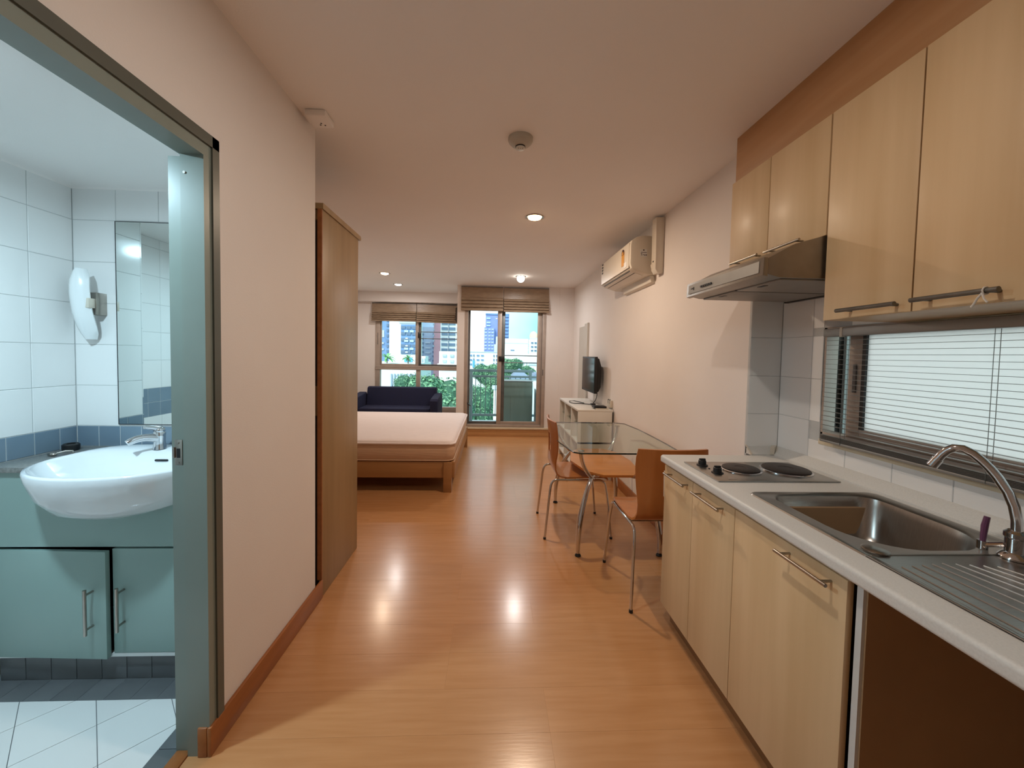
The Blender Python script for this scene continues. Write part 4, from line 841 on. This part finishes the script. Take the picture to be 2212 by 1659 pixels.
ct.cyl((-0.672, 7.21, 1.92), (-0.672, 7.21, 2.284), 0.003, 6)
tag(ct.build('blind_cord_bunch', m_wardd), 'bunched dark blind tie hanging at the right end of the bay window', 'blind tie')

# ceiling fittings ---------------------------------------------------------------------------
def downlight(label, x, y, m, power, col, r=0.073, ball=False):
    t = thing('downlight', label, 'downlight', (x, y, ZC), 'recessed ceiling downlights')
    MB().lathe([(r, 0), (r + 0.002, -0.004), (r - 0.004, -0.007), (r - 0.014, -0.005), (r - 0.018, -0.001)], (x, y, ZC), 36).build('trim_ring', m_satin, t)
    if ball: MB().ball((x, y, ZC - 0.03), 0.056, sub=3).build('bulb', m, t)
    else: MB().lathe([(r - 0.018, -0.001), (r - 0.022, -0.012), (r * 0.4, -0.02), (0.004, -0.022)], (x, y, ZC), 28).build('bulb', m, t)
    arealight('lamp_light', (x, y, ZC - (0.09 if ball else 0.026)), power, col, 0.07, t)
downlight('warm glowing downlight nearest the air conditioner', 0.32, 3.15, m_bulbw, P_D1, WARM)
downlight('bright white downlight in front of the balcony door', 0.38, 5.51, m_bulbn, P_D2, NEUT, 0.07, True)
downlight('warm downlight above the bed, nearer to the wardrobe', -1.544, 5.556, m_bulbw, P_D3, WARM)
downlight('pale downlight near the bay window blind', -1.566, 6.42, m_bulbn, P_D4, NEUT)
downlight('warm downlight over the hall beside the bathroom door', 0.12, 1.0, m_bulbw, P_HALL, HALLC)
sd = thing('smoke_detector', 'round off white smoke detector on the ceiling', 'smoke detector', (0.124, 2.03, ZC))
MB().lathe([(0.064, 0), (0.064, -0.014), (0.06, -0.022), (0.045, -0.036), (0.026, -0.042)], (0.124, 2.03, ZC), 36).build('housing', m_beige, sd)
MB().lathe([(0.0255, -0.04), (0.0255, -0.047), (0.023, -0.047)], (0.124, 2.03, ZC), 24).build('shadow_ring', m_black, sd)
MB().lathe([(0.024, -0.042), (0.024, -0.053), (0.018, -0.056)], (0.124, 2.03, ZC), 24).build('sensor_cap', m_white, sd)
for k in range(3): MB().box(0.112 + k * 0.011, 0.114 + k * 0.011, 2.015, 2.022, ZC - 0.0575, ZC - 0.055).build('vent_slot', m_black, sd)
so = thing('socket_box', 'square off white socket box on the ceiling by the wall corner', 'socket', (-0.84, 1.91, ZC))
MB().box(-0.89, -0.795, 1.862, 1.965, ZC - 0.03, ZC, bev=0.006).build('socket_plate', m_ceil, so)
for (x_, y_) in ((-0.84, 1.925), (-0.827, 1.94), (-0.848, 1.938)): MB().lathe([(0.004, 0), (0.004, -0.001)], (x_, y_, ZC - 0.03), 10).build('pin_hole', m_black, so)
# ================================================================ OUTSIDE
GZ = -18.0
tag(bx('ground', m_ground, None, -400, 400, 12, 600, GZ - 0.5, GZ, smooth=False), 'pale ground far below between the city buildings', 'ground')['kind'] = 'structure'
# balcony
bf = struct(bx('balcony_floor', m_balc, None, -0.46, 2.2, YF + 0.14, 7.55, -0.1, 0.06, smooth=False), 'pale balcony floor slab')
for k in range(7): bx('drain_grate_bar', m_white, bf, -0.40, 0.10, 7.18 + k * 0.03, 7.195 + k * 0.03, 0.06, 0.066)
rl = thing('balcony_railing', 'pale blue grey metal balcony railing', 'railing', (0.2, 7.45, 0.06))
bx('top_rail', m_rail, rl, -0.462, 0.80, 7.42, 7.48, 1.014, 1.064, bev=0.004)
bx('middle_rail', m_rail, rl, -0.46, 2.1, 7.43, 7.47, 0.907, 0.946, bev=0.003); bx('bottom_rail', m_rail, rl, -0.46, 2.1, 7.43, 7.47, 0.155, 0.198, bev=0.003)
for x_ in (-0.405, 0.738): bx('post', m_rail, rl, x_ - 0.028, x_ + 0.028, 7.42, 7.48, 0.06, 1.014, bev=0.003)
k = 0
while -0.32 + k * 0.0965 < 0.7: bx('baluster', m_rail, rl, -0.327 + k * 0.0965, -0.313 + k * 0.0965, 7.443, 7.457, 0.198, 0.907); k += 1
ob = thing('balcony_box', 'tall grey green cabinet with pale curved lid on the balcony', 'cabinet', (0.46, 6.98, 0.06))
bx('body', m_box, ob, 0.195, 0.735, 6.93, 7.24, 0.06, 0.872, bev=0.02)
MB().prism([(0.19, 6.92), (0.74, 6.92), (0.70, 7.2), (0.55, 7.28), (0.40, 7.28), (0.2, 7.2)], 'z', 0.872, 0.89, bev=0.006).build('lid', m_boxtop, ob)
bx('door_seam', m_alu_d, ob, 0.335, 0.339, 6.929, 6.932, 0.1, 0.6)
ds = thing('dark_screen', 'narrow dark slanted panel at the right end of the balcony', 'panel', (0.84, 7.05, 0.06))
MB().prism([(6.75, 0.06), (7.25, 0.06), (7.25, 0.72), (6.75, 0.62)], 'x', 0.80, 0.825, bev=0.003).build('panel', m_alu_d, ds)
bx('panel_rail', m_rail, ds, 0.79, 0.835, 6.75, 7.25, 0.06, 0.1)
ow = struct(bx('wall_lightwell', m_conc, None, 3.2, 3.3, -1.0, 4.5, -3, 6, smooth=False), 'white wall facing the kitchen window across the light well')

def building(name, label, x0, x1, y0, z1, dep, m, cat='building', z0=None):
    t = thing(name, label, cat, ((x0 + x1) / 2, y0 + dep / 2, GZ), 'city buildings beyond the windows')
    bx('wall', m, t, x0, x1, y0, y0 + dep, GZ if z0 is None else z0, z1, smooth=False)
    return t
wmesh = {}
def wins(t, m, xs, zs, w, h_, y, name='window', d=0.25):
    k = (m.name, round(w, 2), round(h_, 2), d)
    if k not in wmesh: wmesh[k] = meshof(MB().box(0, w, -d, d, 0, h_), 'window', m, False)
    for x_ in xs:
        for z_ in zs: inst(name, wmesh[k], t, (x_, y, z_))
def fr(a, b, n): return [a + (b - a) * i / max(1, n - 1) for i in range(n)]
# balcony door view
t = building('office_tower', 'tall lilac blue tower with banded floors beyond the balcony', -4.3, 9.05, 222, 24.2, 14, m_tow)
wins(t, m_conc2, [-4.5], fr(-3.5, 15.2, 13), 2.6, 0.5, 221.6, 'floor_band'); wins(t, m_gl, [-4.4], fr(-4.2, 14.5, 13), 5.2, 0.75, 221.8, 'window_band')
wins(t, m_gl2, [-3.8], (17.5, 19.2, 21.6), 2.2, 0.8, 221.7, 'window_band'); wins(t, m_gl, [2.6], fr(-1, 22, 15), 1.6, 0.5, 221.7); wins(t, m_gl, [6.6], fr(2, 23, 12), 2.2, 1.1, 221.6, 'window_band')
bx('annex', m_tow, t, -4.9, 0.8, 218, 222, GZ, 16.6, smooth=False); wins(t, m_conc2, [-4.7, -2.6, -0.9], fr(0.5, 15.2, 9), 1.2, 0.6, 217.9)
bx('roof_edge', m_gl, t, -4.4, 9.1, 221.5, 236.2, 24.2, 24.9, smooth=False)
t = building('apartment_block', 'low white apartment block with small windows behind the railing', -9.5, 1.6, 110, 2.0, 9, m_conc)
wins(t, m_gl, [-7.8, -6.6, -4.55, -3.3], (0.9, -0.35, -1.6), 0.75, 0.32, 109.9); wins(t, m_wdark, [-5.5, 0.2, 1.0], (0.75, -0.4, -1.55), 0.3, 0.55, 109.9); wins(t, m_cyan, [-5.65], (-2.4,), 0.55, 2.0, 109.8, 'cyan_door')
bx('parapet', m_conc2, t, -9.5, 1.6, 109.8, 110.1, 1.95, 2.15, smooth=False)
t = building('stepped_building', 'white stepped building in front of the lilac blue tower', 0.6, 4.6, 180, 6.2, 10, m_conc); bx('upper_step', m_conc, t, 1.4, 4.6, 180.5, 190, 6.2, 9.8, smooth=False); bx('cornice', m_conc2, t, 0.5, 4.7, 179.8, 190.2, 2.1, 2.5, smooth=False)
t = building('long_hall', 'long plain white hall building right of the tower', 4.2, 13.8, 150, 7.7, 12, m_conc)
wins(t, m_wdark, [6.9], (3.0,), 1.5, 0.4, 149.9, 'vent'); bx('cornice', m_conc2, t, 4.1, 13.85, 149.8, 150, 5.9, 6.05, smooth=False); bx('lower_roof', m_conc, t, 3.0, 13.5, 140, 150, GZ, 1.9, smooth=False)
t = building('corner_block', 'white corner block with three rows of windows under a dome', 13.9, 22, 147, 7.4, 8, m_conc)
wins(t, m_wdark, [14.6, 15.9, 17.2, 18.5], (5.9, 4.4, 2.95), 0.85, 0.5, 146.9); wins(t, m_greyb, [13.4], (2.3, 3.6, 5.0), 0.3, 0.8, 146.7)
dm = MB()
for i in range(1): dm.lathe([(1.45, 0), (1.5, 0.8), (1.25, 1.7), (0.8, 2.3), (0.25, 2.6)], (15.9, 151, 8.2), 24)
d_ = dm.build('dome', m_dome, t); bx('dome_drum', m_conc2, t, 14.2, 17.6, 149.5, 152.5, 7.4, 8.2, smooth=False)
for k in range(9):
    a = math.radians(-170 + k * 20); MB().tube([(15.9 + 1.5 * math.cos(a), 151 + 1.5 * math.sin(a), 8.3), (15.9 + 1.48 * math.cos(a), 151 + 1.48 * math.sin(a), 9.1), (15.9 + 1.1 * math.cos(a), 151 + 1.1 * math.sin(a), 10.15)], 0.12, 5).build('dome_rib', m_orange, d_)
t = building('school_block', 'white low block with a row of tiny windows among the trees', 2.2, 12.5, 98, 0.55, 6, m_conc); wins(t, m_greyb, fr(3.4, 8.5, 8), (-0.75,), 0.3, 0.35, 97.9); bx('grey_shutter', m_conc2, t, 9.2, 11.2, 97.8, 98, -1.2, -0.4, smooth=False)
t = thing('slate_roof_house', 'house with a slate blue hipped roof below the balcony', 'building', (4.1, 60, GZ), 'city buildings beyond the windows')
bx('wall', m_conc, t, 2.9, 5.6, 58, 63, GZ, -2.2, smooth=False)
MB().rings([[(2.6, 57.5, -2.2), (5.9, 57.5, -2.2), (5.9, 63.5, -2.2), (2.6, 63.5, -2.2)], [(4.15, 60.2, -0.8), (4.35, 60.2, -0.8), (4.35, 61, -0.8), (4.15, 61, -0.8)]]).build('roof', m_roofb, t, smooth=False)
t = thing('slate_roof_shed', 'smaller slate blue roof at the right behind the railing', 'building', (6.9, 62, GZ), 'city buildings beyond the windows')
bx('wall', m_conc, t, 5.9, 8.2, 60, 64, GZ, -2.3, smooth=False); MB().prism([(5.6, -2.3), (8.5, -2.3), (7.0, -1.35)], 'y', 59.6, 64.4).build('roof', m_roofb, t, smooth=False)
t = thing('white_sign_tower', 'white narrow service tower just beyond the railing', 'building', (0.25, 24, GZ), 'city buildings beyond the windows')
bx('wall', m_conc, t, 0.1, 0.9, 24, 25, GZ, -0.8, smooth=False); bx('cap', m_conc2, t, 0.0, 1.0, 23.9, 25.1, -0.8, -0.65, smooth=False)
# bay window view
t = building('dark_glass_tower', 'blue glass tower at the left edge of the bay window', -46, -36.6, 140, 34, 10, m_gl); bx('white_band', m_conc2, t, -44, -38.9, 139.8, 140, 6.8, 9.3, smooth=False)
wins(t, m_conc2, [-40.2], (4.4, 2.2), 1.2, 0.6, 139.8); wins(t, m_gl2, [-43, -41.2], fr(11, 22, 6), 1.2, 1.4, 139.8); wins(t, m_wdark, [-38.0, -36.9], fr(-0.5, 20, 12), 0.7, 0.9, 139.8)
t = building('white_tower', 'white apartment tower with blue glass corner in the bay window', -34.5, -25.4, 130, 34, 10, m_conc)
wins(t, m_gl, [-30.6], (1.0,), 5.4, 9.8, 129.8, 'glass_wall', 0.12); wins(t, m_conc2, [-31.2], (11.2,), 5.4, 4.0, 129.8, 'blank_panel', 0.12); wins(t, m_gl, [-31.2], (15.3,), 5.6, 6.0, 129.8, 'glass_wall', 0.12)
wins(t, m_wdark, [-30.5, -28.7, -26.9], fr(1.3, 9.3, 5), 1.4, 0.9, 129.6); wins(t, m_conc, [-29.0], (3.5, 6.0, 1.4), 0.8, 0.4, 129.4, 'balcony'); wins(t, m_gl2, [-27.6, -29.4], (2.4, 5.0, 8.2), 1.3, 0.7, 129.5)
t = building('slate_tower', 'grey blue tower with white balconies right of the mullion', -33.5, -23.0, 165, 12.5, 10, m_greyb); bx('sky_glass_top', m_gl2, t, -33.5, -23.6, 165.5, 174, 12.5, 34, smooth=False)
wins(t, m_conc2, [-28.6], (-3.2, -1.0, 1.3, 3.4, 5.6), 2.2, 0.5, 164.7, 'balcony'); wins(t, m_conc2, [-33.0], fr(1, 12, 8), 2.0, 0.6, 164.7, 'balcony'); wins(t, m_wdark, [-30.6, -25.5], fr(-4, 9, 8), 1.2, 0.8, 164.7)
t = building('red_tower', 'dusty red tower slab between the slate and the striped tower', -23.6, -20.4, 155, 34, 8, m_redb); wins(t, m_conc2, [-23.9], fr(4, 32, 14), 0.6, 0.6, 154.8)
t = building('striped_tower', 'white apartment tower with dark striped floors by the pillar', -20.3, -10.5, 150, 34, 10, m_conc)
wins(t, m_wdark, [-19.8, -16.9, -14.0], fr(2.4, 33, 16), 2.3, 0.95, 149.8, 'window_band'); bx('pipe_run', m_wdark, t, -17.2, -17.0, 149.5, 149.8, 2, 34, smooth=False)
t = building('terrace_block', 'white low terrace block under the striped tower', -12.4, -6.8, 90, 1.9, 7, m_conc); wins(t, m_gl2, [-11.6, -9.9], (-0.6, 0.7), 0.9, 0.5, 89.8); bx('canopy', m_conc, t, -12.6, -7, 88.5, 90, -1.2, -0.95, smooth=False); wins(t, m_wdark, [-8.2], (-0.9, 0.2, 1.0), 0.4, 0.5, 89.8)
t = building('roof_terrace', 'long white flat roof terrace with planters in the bay window', -20, -11.4, 60, -0.25, 12, m_conc)
bx('pavilion', m_conc, t, -15.2, -11.4, 66, 69, -0.25, 0.85, smooth=False); wins(t, m_cyan, [-14.9, -14.2], (-0.2,), 0.6, 0.75, 65.8, 'cyan_door', 0.1); wins(t, m_greyb, [-12.5, -12.0, -11.6], (-0.2,), 0.16, 0.7, 65.8, 'opening', 0.1)
t = building('finned_building', 'white building front with dark vertical fins above the trees', -16, -9.7, 50, -1.0, 8, m_conc); wins(t, m_greyb, fr(-13.0, -9.9, 9), (-3.1,), 0.15, 1.75, 49.85, 'fin', 0.15)
# trees
def tree(name, label, x, y, top, rx, rz, seed, m=m_leaf, n=3600):
    r_ = random.Random(seed); t = thing(name, label, 'tree', (x, y, GZ), 'trees below the windows'); cz = top - rz
    mb = MB()
    lobes = [((r_.uniform(-.55, .55)) * rx, r_.uniform(-.55, .55) * rx, r_.uniform(-.35, .45) * rz, r_.uniform(.42, .62)) for _ in range(11)]
    for (a, b, c_, q) in lobes:
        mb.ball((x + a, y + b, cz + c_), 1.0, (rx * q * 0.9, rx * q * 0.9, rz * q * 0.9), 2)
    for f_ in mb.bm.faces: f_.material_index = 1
    for k in range(n):
        a, b, c_, q = r_.choice(lobes); u = Vector((r_.gauss(0, 1), r_.gauss(0, 1), r_.gauss(0, 1))).normalized()
        q *= r_.uniform(0.9, 1.06); p = Vector((x + a + u.x * rx * q, y + b + u.y * rx * q, cz + c_ + u.z * rz * q)); s_ = rx * r_.uniform(.028, .07)
        e1 = u.cross(Vector((r_.random(), r_.random(), r_.random()))).normalized(); e2 = (u.cross(e1) + u * r_.uniform(-.7, .7)).normalized()
        vs = [mb.bm.verts.new(p + v_) for v_ in (-e1 * s_, e2 * s_ * 0.6, e1 * s_, -e2 * s_ * 0.6)]
        mb.face(vs)
    for v_ in mb.bm.verts: v_.co += Vector((r_.uniform(-1, 1), r_.uniform(-1, 1), r_.uniform(-1, 1))) * rx * 0.03
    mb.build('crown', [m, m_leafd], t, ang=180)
    MB().tube([(x, y, GZ), (x + 0.1, y, GZ + 4), (x, y + 0.1, cz - rz * 0.3)], [0.4, 0.3, 0.2], 10).build('trunk', m_bark, t)
for i, a in enumerate(((-5.3, 37, -0.55, 3.0, 3.2, 'broad green tree beside the pillar in the bay window'), (-8.6, 41, -0.8, 1.9, 2.4, 'green tree left of the bay window mullion'), (-3.1, 30, -1.6, 1.9, 2.8, 'green tree at the lower right of the bay window'), (-10.9, 46, -2.6, 1.5, 1.6, 'small green tree in front of the finned building'),
     (-1.6, 40, -1.7, 1.9, 2.8, 'green tree left behind the balcony railing'), (0.2, 45, -1.9, 1.7, 2.6, 'green tree in the middle behind the railing'), (-1.0, 72, -0.2, 2.6, 2.2, 'green tree under the white apartment block'), (3.2, 76, 0.75, 2.6, 2.2, 'green tree seen between the security bars'), (7.6, 84, -0.2, 2.2, 2.0, 'dark green tree right of the sliding door stile'), (0.9, 62, -1.0, 2.6, 1.8, 'low green tree beside the slate roofed house'), (-3.0, 52, -3.2, 2.6, 2.4, 'distant low green tree behind the railing post'))):
    tree('leafy_tree', a[5], a[0], a[1], a[2], a[3], a[4], 20 + i)
def palm(label, x, y, z0, z1, r, seed):
    r_ = random.Random(seed); t = thing('palm_tree', label, 'palm', (x, y, z0), 'palms on the roof terrace')
    MB().tube([(x, y, z0), (x, y, z0 + (z1 - z0) * 0.5)], 0.09, 8).build('trunk', m_bark, t)
    for k in range(16):
        a = r_.uniform(0, 6.28); el = r_.uniform(-.1, 1.2); c0 = Vector((x, y, z0 + (z1 - z0) * 0.5)); hd_ = Vector((math.cos(a) * math.cos(el), math.sin(a) * math.cos(el), math.sin(el)))
        pts = bez(c0, c0 + hd_ * r * 0.7, c0 + hd_ * r - Vector((0, 0, r * 0.45)), 5); mb = MB(); sd_ = hd_.cross(Vector((0, 0, 1))).normalized()
        L = [[mb.bm.verts.new(p + sd_ * (s_ * 0.16 * math.sin(math.pi * (i + 0.6) / 6.3) * r) - Vector((0, 0, abs(s_) * 0.05))) for s_ in (-1, 0, 1)] for i, p in enumerate(pts)]
        for u, v_ in zip(L[:-1], L[1:]):
            for q in (0, 1): mb.face([u[q], u[q + 1], v_[q + 1], v_[q]])
        mb.build('frond', m_leaf2, t)
palm('left palm on the white roof terrace', -15.9, 58.8, -0.25, 1.5, 1.3, 1); palm('right palm on the white roof terrace', -12.75, 58.8, -0.25, 1.3, 1.0, 2)
bpy.context.view_layer.update()
